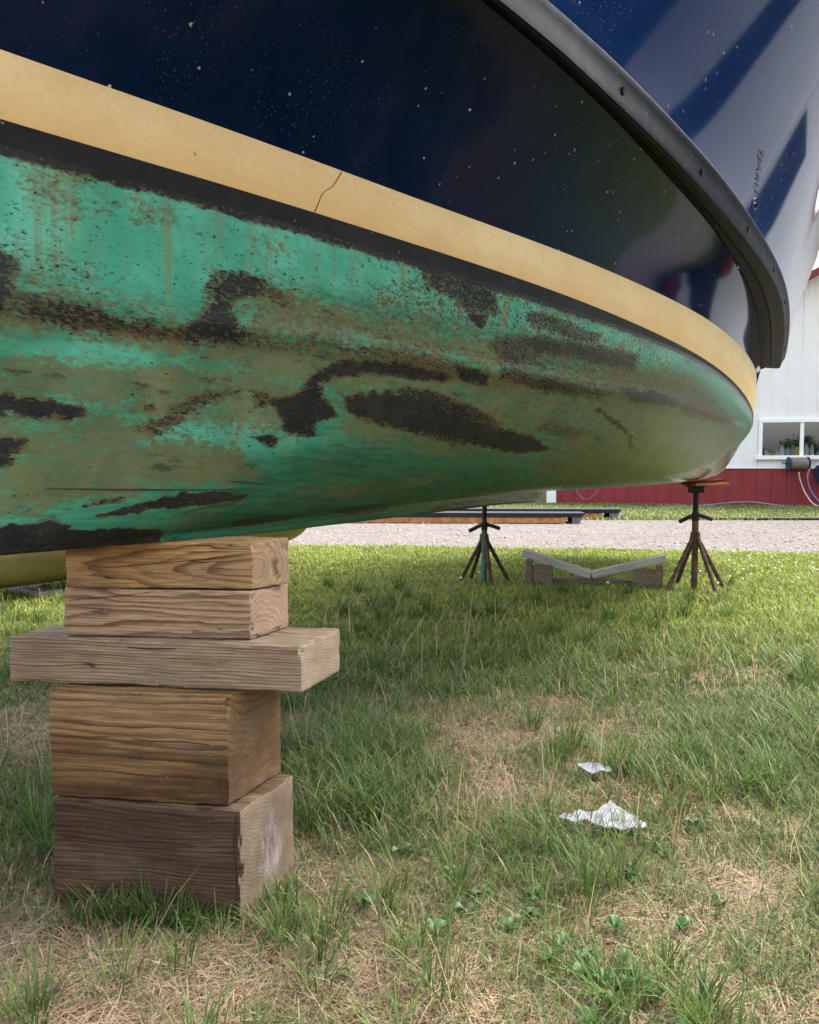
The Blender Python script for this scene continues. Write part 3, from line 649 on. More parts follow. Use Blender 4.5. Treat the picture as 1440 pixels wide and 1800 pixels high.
# ------------------------------------------------------------------ the timber stack under the keel
def timber(name, plan, z0, z1, mat, label, tilt=(0, 0, 0, 0), bevel=.004, rough=.0035):
    """plan: front-left, front-right, back-right, back-left (x,y); tilt: extra height of the top at each"""
    fl, fr = Vector((*plan[0], 0)), Vector((*plan[1], 0)); org = Vector((fl.x, fl.y, z0)); ang = math.atan2(fr.y-fl.y, fr.x-fl.x)
    R = Matrix.Rotation(-ang, 3, 'Z'); bm = bmesh.new(); lo = []; hi = []
    for k, (x, y) in enumerate(plan):
        p = R @ (Vector((x, y, 0))-Vector((fl.x, fl.y, 0))); lo.append(bm.verts.new((p.x, p.y, 0))); hi.append(bm.verts.new((p.x, p.y, z1-z0+tilt[k])))
    bm.faces.new(lo[::-1]); bm.faces.new(hi)
    for k in range(4): bm.faces.new((lo[k], lo[(k+1) % 4], hi[(k+1) % 4], hi[k]))
    bmesh.ops.bevel(bm, geom=bm.edges[:], offset=bevel, segments=2, affect='EDGES', profile=.55)
    bmesh.ops.subdivide_edges(bm, edges=[e for e in bm.edges if e.calc_length() > .03], cuts=22, use_grid_fill=True)
    bm.normal_update(); sd_ = len(name) % 7 + z0*31
    for v in bm.verts:
        n = mnoise.noise_vector(v.co*9+Vector((sd_, z0*50, 3)))*rough*.7 + mnoise.noise_vector(v.co*42+Vector((z0*77, 1, 2)))*rough*.38
        nr = v.normal; ed = max(abs(nr.x), abs(nr.y), abs(nr.z)) < .95
        if ed: v.co -= nr*max(0, mnoise.noise(v.co*26+Vector((z0*31, 7, 0)))-.12)*.022
        v.co += n
    bmesh.ops.recalc_face_normals(bm, faces=bm.faces)
    me = bpy.data.meshes.new(name); bm.to_mesh(me); bm.free(); me.materials.append(mat); me.polygons.foreach_set('use_smooth', np.ones(len(me.polygons), bool))
    try: me.set_sharp_from_angle(angle=math.radians(35))
    except Exception: pass
    o = bpy.data.objects.new(name, me); COL.objects.link(o); o.location = org; o.rotation_euler = (0, 0, ang)
    return tag(o, label, 'timber', 'timbers stacked under the keel')
W = {}
W['t1'] = m_wood('tan_pine', lin(172, 140, 94), lin(104, 72, 44), .013, .075, .048, .55, .30, .25, None, lin(138, 120, 104), .9, 1.3, sy=-.14)
W['t2'] = m_wood('pinkish_pine', lin(176, 150, 122), lin(104, 78, 60), .014, .05, -.035, 1.2, .35, .12, None, lin(156, 132, 112), .9, 2.1)
W['t3'] = m_wood('grey_pine', lin(158, 138, 114), lin(88, 72, 58), .0068, .0, -.30, .45, .50, .10, None, lin(160, 144, 126), .8, 3.7, lin(140, 128, 114))
W['t4'] = m_wood('yellow_pine', lin(156, 124, 82), lin(72, 49, 31), .0155, .10, .33, .30, .25, .95, .13, lin(112, 90, 68), .6, 4.2, thin=.5)
W['t5'] = m_wood('dark_bottom_pine', lin(96, 74, 56), lin(36, 27, 20), .0085, .12, .46, .5, .34, .6, None, lin(140, 124, 106), .8, 5.9, lin(106, 92, 82))
timber('timber_block', [(-.770, 1.725), (-.350, 1.655), (-.266, 1.855), (-.70, 1.93)], -.02, .240, W['t5'], 'dark purplish brown timber at the foot of the stack, grass around it', (0, 0, .004, 0), .006, .005)
timber('timber_block', [(-.772, 1.730), (-.377, 1.674), (-.298, 1.866), (-.71, 1.93)], .2435, .4745, W['t4'], 'yellow brown timber with dark wet-looking lower half, second from the ground', (0, 0, 0, 0), .004)
timber('timber_beam', [(-.886, 1.792), (-.227, 1.692), (-.160, 1.880), (-.80, 1.99)], .477, .579, W['t3'], 'long greyish timber sticking out on both sides of the stack', (0, 0, 0, 0), .007, .004)
timber('timber_block', [(-.760, 1.787), (-.340, 1.742), (-.280, 1.885), (-.70, 1.97)], .5815, .686, W['t2'], 'pinkish tan timber with wavy grain, second from the top', (0, 0, -.004, 0))
timber('timber_block', [(-.750, 1.775), (-.340, 1.756), (-.274, 1.86), (-.69, 1.96)], .6885, .787, W['t1'], 'tan timber with arrow-shaped grain, topmost, touching the keel', (.006, 0, .004, 0))

def check(t, pts, r_=.0014):
    b = MB(); P_ = [Vector(q_) for q_ in pts]; b.tube(P_, [r_*(.35+.65*math.sin(math.pi*(i+.4)/len(P_))) for i in range(len(P_))], 5); b.build('check', M['crack'], t)
T_ = [o for o in COL.objects if o.get('category') == 'timber']
check(T_[0], [(.418, -.001, .252), (.414, -.003, .20), (.420, -.002, .13), (.416, -.003, .05)], .0028)
check(T_[0], [(.02, -.002, .18), (.12, -.002, .176), (.24, -.002, .183), (.33, -.002, .181)], .0011)
check(T_[1], [(.19, -.001, .134), (.24, -.001, .131), (.30, -.001, .133), (.36, -.001, .129)], .0010)
check(T_[2], [(.28, -.001, .086), (.33, -.002, .084), (.39, -.002, .087)], .0016)
check(T_[3], [(.015, -.001, .078), (.07, -.001, .083), (.14, -.001, .090), (.20, -.001, .099)], .0009)
check(T_[4], [(.03, -.001, .040), (.12, -.001, .047), (.22, -.001, .056), (.31, -.001, .064), (.39, -.001, .072)], .0010)

# ------------------------------------------------------------------ jack stands and cradle
def jack_stand(loc, top, handle_z, leg_z, feet, label, teal=False, rp=.0245, handle_rz=.0):
    t = empty('boat_stand', (loc[0], loc[1], 0)); tag(t, label, 'boat stand', 'steel stands propping the boat')
    p0 = MB(); p0.tube([(0, 0, -.03), (0, 0, handle_z-.02)], rp, 14); p0.build('outer_pipe', M['tealpaint'] if teal else M['rust'], t, True)
    p1 = MB(); p1.tube([(0, 0, handle_z-.02), (0, 0, top-.04)], rp*.80, 14)
    for k in range(24):
        z = handle_z+.04+k*.013
        if z < top-.06: p1.tube([(0, 0, z), (0, 0, z+.004)], rp*.88, 14)
    p1.build('screw_post', M['rustdark'], t, True)
    h = MB(); ca, sa = math.cos(handle_rz), math.sin(handle_rz); L = .125
    pts = [(-L, 0, -.040), (-.05, 0, -.002), (-.03, 0, .006), (.03, 0, .010), (.055, 0, .006), (L, 0, -.020)]
    h.tube([(x*ca-y*sa, x*sa+y*ca-rp*.2, z+handle_z) for x, y, z in pts], .0155, 12); h.tube([(0, 0, handle_z-.03), (0, 0, handle_z+.035)], rp*1.12, 14)
    h.build('handle', M['rustdark'], t, True)
    for (fx, fy) in feet:
        v = Vector((fx, fy, 0)); d = v.normalized(); l = MB()
        l.tube([d*rp*.9+Vector((0, 0, leg_z)), d*rp*1.3+Vector((0, 0, leg_z-.06)), v+Vector((0, 0, -.02))], .0165, 10); l.build('leg', M['rust'], t, True)
    hd = MB(); hd.box((0, 0, top-.030), (.10, .09, .055)); hd.box((0, 0, top-.004), (.15, .12, .012)); hd.build('head', M['rustdark'], t, False, .006)
    return t
rs = jack_stand((2.19, 6.26), .815, .575, .455, [(-.25, -.07), (-.05, .30), (.11, -.20), (.27, .06)], 'rusty steel tripod stand with red and tan pads under the stern, nearer the barn window')
pb = MB(); pb.box((.08, .0, .824), (.30, .17, .018), .25, 0, -.02); pb.build('pad', M['padtan'], rs, False, .003)
pb = MB(); pb.box((.06, .02, .842), (.29, .15, .016), .1, 0, -.10); pb.build('pad', M['padred'], rs, False, .003)
jack_stand((.605, 6.60), .84, .478, .415, [(-.20, .15), (-.10, .28), (.05, -.12), (.235, .15)], 'dark steel stand with a teal post, seen below the end of the keel', True, .023)
vc = empty('boat_cradle', (1.45, 6.55, 0), -.30); tag(vc, 'low weathered grey V-shaped wooden cradle on the grass between the two stands', 'cradle')
W['grey'] = m_wood('weathered_grey_wood', lin(198, 190, 180), lin(128, 120, 112), .010, .0, .30, .6, .4, .05, None, lin(150, 134, 122), .8, 7.3, lin(180, 176, 170))
W['greyend'] = m_wood('weathered_brown_wood', lin(136, 116, 100), lin(84, 68, 58), .010, .0, .30, .6, .3, .2, None, lin(120, 104, 92), .8, 8.3)
def plank(name, a, b, w, th, parent, mat):
    a, b = Vector(a), Vector(b); m = MB(); L = (b-a).length; ang = math.atan2(b.z-a.z, b.x-a.x)
    m.box((0, 0, 0), (L, w, th)); o = m.build(name, mat, parent, False, .004); o.location = (a+b)/2; o.rotation_euler = (0, -ang, 0); return o
plank('sloping_plank', (-.535, 0, .255), (.015, 0, .092), .17, .052, vc, W['grey'])
plank('sloping_plank', (.025, 0, .095), (.585, 0, .250), .17, .050, vc, W['grey'])
plank('base_board', (-.50, .03, .028), (.56, .03, .028), .10, .055, vc, W['greyend'])
for (x, w, h) in ((-.475, .055, .205), (.535, .055, .195)):
    plank('end_block', (x-w/2, -.082, h/2+.002), (x+w/2, -.082, h/2+.002), .05, h, vc, W['greyend'])
for (x, w, h) in ((-.365, .15, .165), (.42, .17, .155)):
    plank('end_block', (x-w/2, -.076, h/2+.004), (x+w/2, -.076, h/2+.004), .04, h, vc, W['greyend'])

# ------------------------------------------------------------------ cream hull behind the stack
cv = MB(); N_ = 24; ax0, ax1 = Vector((-4.5, 3.75, 0)), Vector((-1.12, 8.45, 0)); dirv = (ax1-ax0).normalized(); side = Vector((dirv.y, -dirv.x, 0)); Lh = (ax1-ax0).length
prof = [(0, .02), (.01, .16), (.04, .28), (.10, .36), (.25, .42), (.55, .43), (.80, .40), (.90, .37), (.955, .33), (.985, .27), (1, .10)]
rings = []
for t, r in prof:
    zc_ = .45+.06*t+.02*(1-r/.43); rings.append([Vector((dirv*Lh*t+side*r*math.cos(k*2*math.pi/N_)).to_tuple())+Vector((0, 0, zc_+r*.95*math.sin(k*2*math.pi/N_))) for k in range(N_)])
Vv = [v for r in rings for v in r]; Ff = [(i*N_+k, i*N_+(k+1) % N_, (i+1)*N_+(k+1) % N_, (i+1)*N_+k) for i in range(len(prof)-1) for k in range(N_)]
cv.add(Vv, Ff); ch = empty('small_boat', (ax0.x, ax0.y, 0)); tag(ch, 'cream fibreglass hull lying low on the grass behind the timber stack', 'small boat')
hc = cv.build('hull', M['cream'], ch, True); sm = hc.modifiers.new('s', 'SUBSURF'); sm.levels = 2; sm.render_levels = 2
for t in (.15, .5, .85):
    p = dirv*Lh*t; bl = MB(); bl.box((p.x, p.y, .02), (.5, .16, .06), math.atan2(side.y, side.x)); bl.build('keel_block', W['grey'], ch, False, .004)

# ------------------------------------------------------------------ the barn
BO = Vector((3.58, 21.18, 0)); BYAW = -math.radians(13)
barn = empty('barn', BO, BYAW); tag(barn, 'long white steel-sided barn with red wainscot and red roof edge beyond the gravel road', 'barn')
LEN, WZ, EAVE, APX, APZ, DEP, EAVR = 30.0, .95, 2.05, 22.0, 14.0, 18.0, 9.6
roof_z = lambda s: EAVE+(APZ-EAVE)*s/APX if s < APX else APZ+(EAVR-APZ)*(s-APX)/(LEN-APX)
def ribbed(mb, s0, s1, zb, zt, pitch=.335, y=0.0):
    """vertical ribbed steel sheet between s0 and s1, zt may be a function"""
    f = zt if callable(zt) else (lambda s: zt); prof = []; k = math.floor(s0/pitch)
    while k*pitch < s1+pitch:
        c = k*pitch
        for d, h in ((-.030, 0), (-.014, .020), (.014, .020), (.030, 0), (pitch/3-.02, 0), (pitch/3, .005), (pitch/3+.02, 0), (2*pitch/3-.02, 0), (2*pitch/3, .005), (2*pitch/3+.02, 0)):
            if s0 < c+d < s1: prof.append((c+d, h))
        k += 1
    prof = [(s0, 0)]+prof+[(s1, 0)]; V = []
    for s, h in prof: V += [(s, y-h, zb), (s, y-h, f(s))]
    mb.add(V, [(2*i, 2*i+2, 2*i+3, 2*i+1) for i in range(len(prof)-1)])
WS = [(5.12, 6.94, 1.24, 2.06)]     # window: s0 s1 z0 z1
DS = (12.4, 14.7, 6.0)             # gap for a dark panel added outside the frame, mirrored in the boat
wl = MB(); s0, s1, z0, z1 = WS[0]
ribbed(wl, .20, s0, WZ, roof_z); ribbed(wl, s0, s1, WZ, z0); ribbed(wl, s0, s1, z1, roof_z); ribbed(wl, s1, DS[0], WZ, roof_z)
ribbed(wl, DS[0], DS[1], DS[2], roof_z); ribbed(wl, DS[1], APX, WZ, roof_z); ribbed(wl, APX, LEN, WZ, roof_z)
wall = wl.build('wall', M['white'], barn)
wa = MB(); ribbed(wa, .20, DS[0], .03, WZ-.012, y=-.004); ribbed(wa, DS[1], LEN, .03, WZ-.012, y=-.004); wa.build('wainscot', M['red'], barn)
bx = MB(); bx.box((LEN/2, -.028, WZ), (LEN, .05, .05)); bx.build('drip_trim', M['trim'], barn) if False else None
tb = MB(); tb.box((DS[0]/2, -.03, WZ-.005), (DS[0], .03, .03)); tb.box((DS[1]/2+LEN/2, -.03, WZ-.005), (LEN-DS[1], .03, .03)); tb.build('base_trim', M['trim'], barn)
ct = MB(); ct.box((.09, -.02, EAVE/2+.02), (.24, .07, EAVE)); ct.build('corner_trim', M['trim'], barn)
for a_, b_, h_ in ((DS[0], DS[1], DS[2]), (21.4, 24.0, 6.3)):  # unseen dark panels added to put dark bands in the hull's reflection
    dm = MB(); dm.box(((a_+b_)/2, .02 if a_ == DS[0] else -.06, h_/2), (b_-a_, .05, h_)); dd = dm.build('reflection_panel', M['slate'], barn)
    hm = MB(); hm.box((a_+.25, -.11, 1.1), (.05, .06, .3)); hm.build('handle', M['steelgrey'], dd)  # grip on each added panel
dn = MB(); dn.box((15.1, -.09, 4.2), (.34, .14, 8.2)); dn.build('reflection_strip', M['trim'], barn)  # unseen white strip added as a bright line in the boat's mirror image
bk = MB()    # other walls and the dark inside
bk.add([(0, DEP, 0), (LEN, DEP, 0), (LEN, DEP, EAVR), (APX, DEP, APZ), (0, DEP, EAVE)], [(0, 1, 2, 3, 4)])
bk.add([(0, .012, 0), (0, DEP, 0), (0, DEP, EAVE), (0, .012, EAVE)], [(0, 1, 2, 3)]); bk.add([(LEN, .012, 0), (LEN, DEP, 0), (LEN, DEP, EAVR), (LEN, .012, EAVR)], [(0, 1, 2, 3)])
bk.build('back_wall', M['white'], barn)
ib = MB(); ib.box((s0+.93, 1.6, 1.9), (3.4, 2.9, 2.6)); io = ib.build('inner_room', M['dark'], barn)
bm = bmesh.new(); bm.from_mesh(io.data); bmesh.ops.delete(bm, geom=[f for f in bm.faces if f.normal.y < -.9], context='FACES'); bm.to_mesh(io.data); bm.free()
rf_ = MB()
for a_, b_ in (((-.5, EAVE-.5*(APZ-EAVE)/APX), (APX, APZ)), ((LEN+.5, EAVR-.5*(APZ-EAVR)/(LEN-APX)), (APX, APZ))):
    V = [(a_[0], -.55, a_[1]+.16), (b_[0], -.55, b_[1]+.16), (b_[0], DEP+.5, b_[1]+.16), (a_[0], DEP+.5, a_[1]+.16), (a_[0], -.55, a_[1]+.10), (b_[0], -.55, b_[1]+.10), (b_[0], DEP+.5, b_[1]+.10), (a_[0], DEP+.5, a_[1]+.10)]
    rf_.add(V, [(0, 1, 2, 3), (4, 7, 6, 5), (0, 4, 5, 1), (0, 3, 7, 4), (3, 2, 6, 7)])
roof = rf_.build('roof', M['roofred'], barn)
fa = MB(); so = MB()
for a_, b_ in (((-.5, EAVE-.5*(APZ-EAVE)/APX), (APX, APZ)), ((LEN+.5, EAVR-.5*(APZ-EAVR)/(LEN-APX)), (APX, APZ))):
    V = [(a_[0], -.575, a_[1]+.19), (b_[0], -.575, b_[1]+.19), (b_[0], -.575, b_[1]-.02), (a_[0], -.575, a_[1]-.02), (a_[0], -.555, a_[1]+.19), (b_[0], -.555, b_[1]+.19), (b_[0], -.555, b_[1]-.02), (a_[0], -.555, a_[1]-.02)]
    fa.add(V, [(0, 3, 2, 1), (4, 5, 6, 7), (0, 1, 5, 4), (3, 7, 6, 2)])
    V = [(a_[0], -.554, a_[1]+.02), (b_[0], -.554, b_[1]+.02), (b_[0], -.03, b_[1]+.02), (a_[0], -.03, a_[1]+.02), (a_[0], -.554, a_[1]-.015), (b_[0], -.554, b_[1]-.015), (b_[0], -.03, b_[1]-.015), (a_[0], -.03, a_[1]-.015)]
    so.add(V, [(0, 1, 2, 3), (4, 7, 6, 5)])
fa.build('fascia', m_plain('dark_red_fascia', lin(120, 34, 40), .5), barn); so.build('soffit', M['trim'], barn)
# the window
wf = MB(); fw = .085
for c, d in (((s0-fw/2+.02, -.035, (z0+z1)/2), (fw, .09, z1-z0+2*fw-.04)), ((s1+fw/2-.02, -.035, (z0+z1)/2), (fw, .09, z1-z0+2*fw-.04)), (((s0+s1)/2, -.035, z1+fw/2-.02), (s1-s0+.038, .088, fw)), (((s0+s1)/2, -.03, (z0+z1)/2), (.085, .06, z1-z0-.002))): wf.box(c, d)
win = wf.build('window', M['trim'], barn, False, .006)
sl = MB(); sl.box(((s0+s1)/2, -.05, z0-.045), (s1-s0+.26, .14, .10)); sl.build('sill', M['trim'], win, False, .008)
for a_, b_ in ((s0+.018, (s0+s1)/2-.044), ((s0+s1)/2+.044, s1-.018)):
    g = MB(); g.add([(a_, -.018, z0+.004), (b_, -.018, z0+.004), (b_, -.018, z1-.02), (a_, -.018, z1-.02)], [(0, 1, 2, 3)]); g.build('pane', M['glass'], win)
isl = MB(); isl.box(((s0+s1)/2, .13, z0-.01), (s1-s0-.01, .24, .03)); isl.build('inner_shelf', M['trim'], barn)
MBN = Matrix.Translation(BO) @ Matrix.Rotation(BYAW, 4, 'Z')
def on_barn(s, y, z): return MBN @ Vector((s, y, z))
def jug(s, h, r, mat, name, label, cat, box=False):
    o = MB()
    if box: o.box((0, 0, h/2), (r*2, r*1.4, h))
    else: o.lathe([(r*.92, 0), (r, .02), (r, h*.58), (r*.8, h*.72), (r*.34, h*.84), (r*.32, h*.93), (r*.40, h*.94), (r*.40, h)], n=14)
    p = on_barn(s, .075, z0+.006); e = o.build(name, mat, None, not box, .003 if box else 0, loc=p, rz=BYAW); tag(e, label, cat, 'things on the window sill'); return e
m0 = (s0+s1)/2
for s, h, r, mk_, nm, lb, ct_, bx_ in (
    (s0+.13, .15, .05, 'jugwhite', 'plastic_jug', 'short white jug at the left end of the barn window sill', 'jug', False),
    (s0+.36, .13, .095, 'jugblue', 'plastic_tub', 'squat pale blue tub on the window sill left of the tall white jug', 'tub', False),
    (s0+.50, .24, .058, 'jugwhite', 'plastic_jug', 'tallest white jug in the left pane of the barn window', 'jug', False),
    (s0+.63, .21, .058, 'jugblue', 'plastic_jug', 'pale blue jug right of the tallest white jug', 'jug', False),
    (s0+.745, .25, .055, 'jugblue', 'plastic_jug', 'tall pale blue jug beside the yellow box', 'jug', False),
    (s0+.84, .21, .052, 'boxyellow', 'cardboard_box', 'yellow box on the window sill next to the mullion', 'box', True),
    (m0+.13, .28, .062, 'jugwhite', 'plastic_jug', 'tall white jug just right of the window mullion', 'jug', False),
    (m0+.26, .26, .050, 'jugwhite', 'plastic_jug', 'narrow white jug, second right of the mullion', 'jug', False),
    (m0+.42, .14, .06, 'jugblue', 'plastic_jug', 'small pale jug in the right pane, far from the mullion', 'jug', False)): jug(s, h, r, M[mk_], nm, lb, ct_, bx_)
sg = MB(); sg.box((0, 0, .035), (.11, .07, .07)); e = sg.build('cardboard_box', M['boxyellow'], None, False, .003, on_barn(s0+.235, .10, z0+.006), BYAW); tag(e, 'small yellow and dark box low on the window sill', 'box', 'things on the window sill')
# hose reels
def hose_reel(s, z, r, w, label, full):
    t = empty('hose_reel', on_barn(s, -.22, z), BYAW+.20); tag(t, label, 'hose reel', 'hose reels on the barn wall')
    for x in (-w/2, w/2):
        d = MB(); d.lathe([(.02, -.008), (r*.9, -.008), (r, -.004), (r, .004), (r*.9, .008), (.02, .008)], n=24, M=Matrix.Translation((x, 0, 0)) @ Matrix.Rotation(math.pi/2, 4, 'Y'))
        d.build('reel_disc', M['reelblue'], t, True)
    h = MB(); pts = []; turns = 9
    for k in range(turns*16+1):
        a = k/16*2*math.pi; pts.append((-w/2+.03+(w-.06)*k/(turns*16), r*.80*math.cos(a), r*.80*math.sin(a)))
    h.tube(pts, .020, 6); h.tube([(-w/2, 0, 0), (w/2, 0, 0)], r*.62, 16); h.build('hose', M['hosegrey'], t, True)
    c = MB(); c.tube([(-w/2-.16, 0, .02), (-w/2, 0, 0)], .012, 8); c.tube([(w/2, 0, 0), (w/2+.05, 0, 0), (w/2+.06, -.04, .02)], .012, 8); c.box((0, .11, -.02), (w*.8, .22, .03)); c.build('bracket', M['cable'], t)
    return t
hose_reel(5.92, 1.045, .165, .46, 'blue-black hose reel wound with grey hose below the barn window', True)
hose_reel(6.50, .82, .19, .30, 'second hose reel at the right edge of the barn wainscot', True)
def hose(pts, r, mat, label, nm='garden_hose', cat='hose'):
    b = MB(); P_ = [Vector(p) for p in pts]; out = []
    for i in range(len(P_)-1):
        p0 = P_[max(i-1, 0)]; p1 = P_[i]; p2 = P_[i+1]; p3 = P_[min(i+2, len(P_)-1)]
        for k in range(8):
            t = k/8; out.append(.5*((2*p1)+(-p0+p2)*t+(2*p0-5*p1+4*p2-p3)*t*t+(-p0+3*p1-3*p2+p3)*t**3))
    out.append(P_[-1]); b.tube(out, r, 8); return tag(b.build(nm, mat, None, True), label, cat, 'hoses and cables by the barn')
ob = lambda L: [on_barn(*p) for p in L]
hose(ob([(5.90, -.40, .84), (5.96, -.34, .62), (6.08, -.36, .32), (6.28, -.46, .06), (6.64, -.6, .03), (7.24, -.7, .03)]), .017, M['hosepink'], 'pale pink hose hanging down from the wound reel')
hose(ob([(6.16, -.30, .90), (6.11, -.33, .76), (6.16, -.34, .48), (6.32, -.4, .20), (6.56, -.5, .05), (7.34, -.8, .03)]), .015, M['hoseblue'], 'blue-grey hose hanging right of the pale pink hose')
hose(ob([(6.19, -.26, .95), (6.14, -.31, .88), (6.12, -.33, .77)]), .018, M['hosered'], 'short red hose end at the right side of the reel')
hose(ob([(6.44, -.35, .66), (6.24, -.34, .45), (6.26, -.38, .22), (6.49, -.5, .04), (7.14, -.6, .03)]), .012, M['cable'], 'thin dark hose looping from the second reel')
hose(ob([(.55, -.09, .93), (.68, -.10, .45), (.95, -.10, .14), (1.25, -.10, .35), (1.36, -.10, .72), (1.34, -.09, .93)]), .010, M['hosegrey'], 'thin grey cable hanging in a loop on the red wainscot', 'wall_cable', 'cable')
hose(ob([(2.2, -1.4, .03), (2.9, -1.9, .04), (3.6, -1.2, .05), (4.3, -.5, .10), (4.9, -.45, .12), (5.6, -.8, .04), (6.2, -1.1, .03)]), .016, M['hoseblue'], 'grey-blue hose lying in the grass strip along the barn')
hose(ob([(.6, -2.6, .03), (1.3, -2.9, .03), (2.1, -2.1, .04), (2.6, -1.2, .05), (2.0, -.9, .04), (1.2, -1.4, .04), (1.7, -2.0, .04)]), .018, M['cable'], 'dark hose coiled loosely on the grass left of the stand')
hose([(2.9, 15.9, .02), (4.3, 15.2, .03), (5.6, 14.95, .02), (7.0, 14.75, .03), (9.5, 14.9, .02), (12, 15.2, .02)], .025, M['cable'], 'long black cable along the far edge of the gravel road', 'ground_cable', 'cable')

# ------------------------------------------------------------------ skids beyond the road edge
def skid(xr, y, L, dep, h, rz, label):
    t = empty('wooden_skid', (xr, y, 0), rz); tag(t, label, 'skid', 'skids by the gravel road')
    a = MB(); a.add([(-L, 0, h*.62), (0.02, 0, h*.62), (.10, 0, h), (-L, 0, h), (-L, dep, h*.62), (.02, dep, h*.62), (.10, dep, h), (-L, dep, h)], [(0, 1, 2, 3), (7, 6, 5, 4), (3, 2, 6, 7), (0, 4, 5, 1), (1, 5, 6, 2), (0, 3, 7, 4)])
    a.build('carpet_top', M['skidblack'], t)
    b = MB(); b.box((-L/2-.12, .05, h*.33), (L-.24, .06, h*.52)); b.box((-L/2-.12, dep-.05, h*.33), (L-.24, .06, h*.52)); b.build('side_board', M['skidwood'], t, False, .004)
    c = MB(); c.add([(-.12, 0.015, 0), (-.01, .015, 0), (.10, .015, h*.95), (.02, .015, h*.6), (-.12, .015, h*.6), (-.12, dep-.015, 0), (-.01, dep-.015, 0), (.10, dep-.015, h*.95), (.02, dep-.015, h*.6), (-.12, dep-.015, h*.6)], [(0, 1, 2, 3, 4), (9, 8, 7, 6, 5), (1, 6, 7, 2), (0, 5, 6, 1)]); c.build('end_plate', M['steelgrey'], t)
    d = MB(); d.box((-L/2, dep/2, .012), (L*.98, dep*.8, .02)); d.build('bottom_rail', M['cable'], t)
    return t
skid(2.86, 13.75, 4.6, .55, .185, -.05, 'nearer long skid with black top and orange-brown side beside the gravel road')
skid(3.78, 14.95, 5.0, .55, .19, -.05, 'farther long skid with black top, sticking out beyond the nearer one')

# ------------------------------------------------------------------ litter
def rag(name, plan, zf, loc, label, rz=0.0, th=.004):
    P_ = [Vector((x, y, 0)) for x, y in plan]; bm = bmesh.new(); vs = [bm.verts.new(p) for p in P_]; f = bm.faces.new(vs)
    bmesh.ops.triangulate(bm, faces=bm.faces[:]); bmesh.ops.subdivide_edges(bm, edges=bm.edges[:], cuts=7, use_grid_fill=True)
    for v in bm.verts:
        v.co.z = zf(v.co.x, v.co.y) + .007*mnoise.noise(v.co*38) + .010*abs(mnoise.noise(v.co*16+Vector((3, 1, 0)))); v.co.x += .004*mnoise.noise(v.co*30)
    r = bmesh.ops.extrude_face_region(bm, geom=bm.faces[:])
    for v in [g for g in r['geom'] if isinstance(g, bmesh.types.BMVert)]: v.co.z += th
    bmesh.ops.recalc_face_normals(bm, faces=bm.faces); me = bpy.data.meshes.new(name); bm.to_mesh(me); bm.free(); me.materials.append(M['paper'])
    o = bpy.data.objects.new(name, me); COL.objects.link(o); o.location = loc; o.rotation_euler = (0, 0, rz); return tag(o, label, 'litter', 'litter on the grass')
rag('paper_scrap', [(-.105, .02), (-.085, .052), (-.04, .048), (-.005, .04), (.025, .075), (.055, .105), (.072, .06), (.12, .0), (.118, -.03), (.06, -.045), (.01, -.035), (-.03, .0), (-.075, .004)], lambda x, y: .026+.15*max(0, y-.01)*(x > -.06), (.495, 2.085, .0), 'larger crumpled white paper scrap with a peaked fold on the dry grass')
rag('paper_scrap', [(-.05, .03), (-.02, .035), (.045, .02), (.05, .0), (.01, -.012), (-.02, -.03), (-.04, .0)], lambda x, y: .030+.25*max(0, y), (.565, 2.44, .0), 'smaller white paper scrap farther back, half sunk in the grass')

# ------------------------------------------------------------------ trees behind the viewer, mirrored in window; side trees added to darken gelcoat reflections
def tree_mesh(seed):
    g = np.random.default_rng(seed); n = 8200; cl = g.normal(size=(60, 3))*np.array([1.7, 1.7, 1.6])+np.array([0, 0, 3.6]); c = cl[g.integers(0, 60, n)]+g.normal(size=(n, 3))*.55
    a = g.normal(size=(n, 3)); a /= np.linalg.norm(a, axis=1)[:, None]; b = np.cross(a, g.normal(size=(n, 3))); b /= np.linalg.norm(b, axis=1)[:, None]; s = .25
    V = np.stack([c-a*s, c+b*s*.6, c+a*s, c-b*s*.6], 1).reshape(-1, 3); return V, np.arange(4*n).reshape(n, 4)
TV, TQ = tree_mesh(3)
tr0 = empty('leafy_tree', (0, 0, 0)); crown = mk_np('crown', TV, TQ, np.zeros((0, 3), int), M['crown'], None, False, tr0)
tk = MB(); tk.tube([(0, 0, 0), (.05, .02, 2), (0, .1, 4.2), (.1, 0, 6)], [.28, .2, .14, .05], 10)
for a in range(6): tk.tube([(0, .05, 2.6+a*.4), (1.1*math.cos(a*1.1), 1.1*math.sin(a*1.1), 4.0+a*.5)], [.09, .03], 6)
trunk = tk.build('trunk', M['trunk'], tr0, True)
for k in range(19):
    r_ = tr0 if k == 0 else tr0.copy()
    if k:
        COL.objects.link(r_)
        for c_ in (crown, trunk):
            d = c_.copy(); COL.objects.link(d); d.parent = r_
    r_.location = (-8+4.2*k+1.2*math.sin(k*2.3), -45-2.5*math.cos(k*1.7), 0) if k < 7 else ((20+4.5*((k-7) % 2)+.6*math.sin(k*2.3), -8+1.45*(k-7), 0) if k < 14 else (32+2.6*(k-14), 4.5+2.7*(k-14), 0)); r_.rotation_euler = (0, 0, k*1.3); s_ = (.42 if k < 7 else 1.15)+.1*math.sin(k*1.9); r_.scale = (s_, s_, s_)
    tag(r_, 'leafy green tree standing beyond the picture, seen only as a reflection', 'tree', 'trees outside the picture')

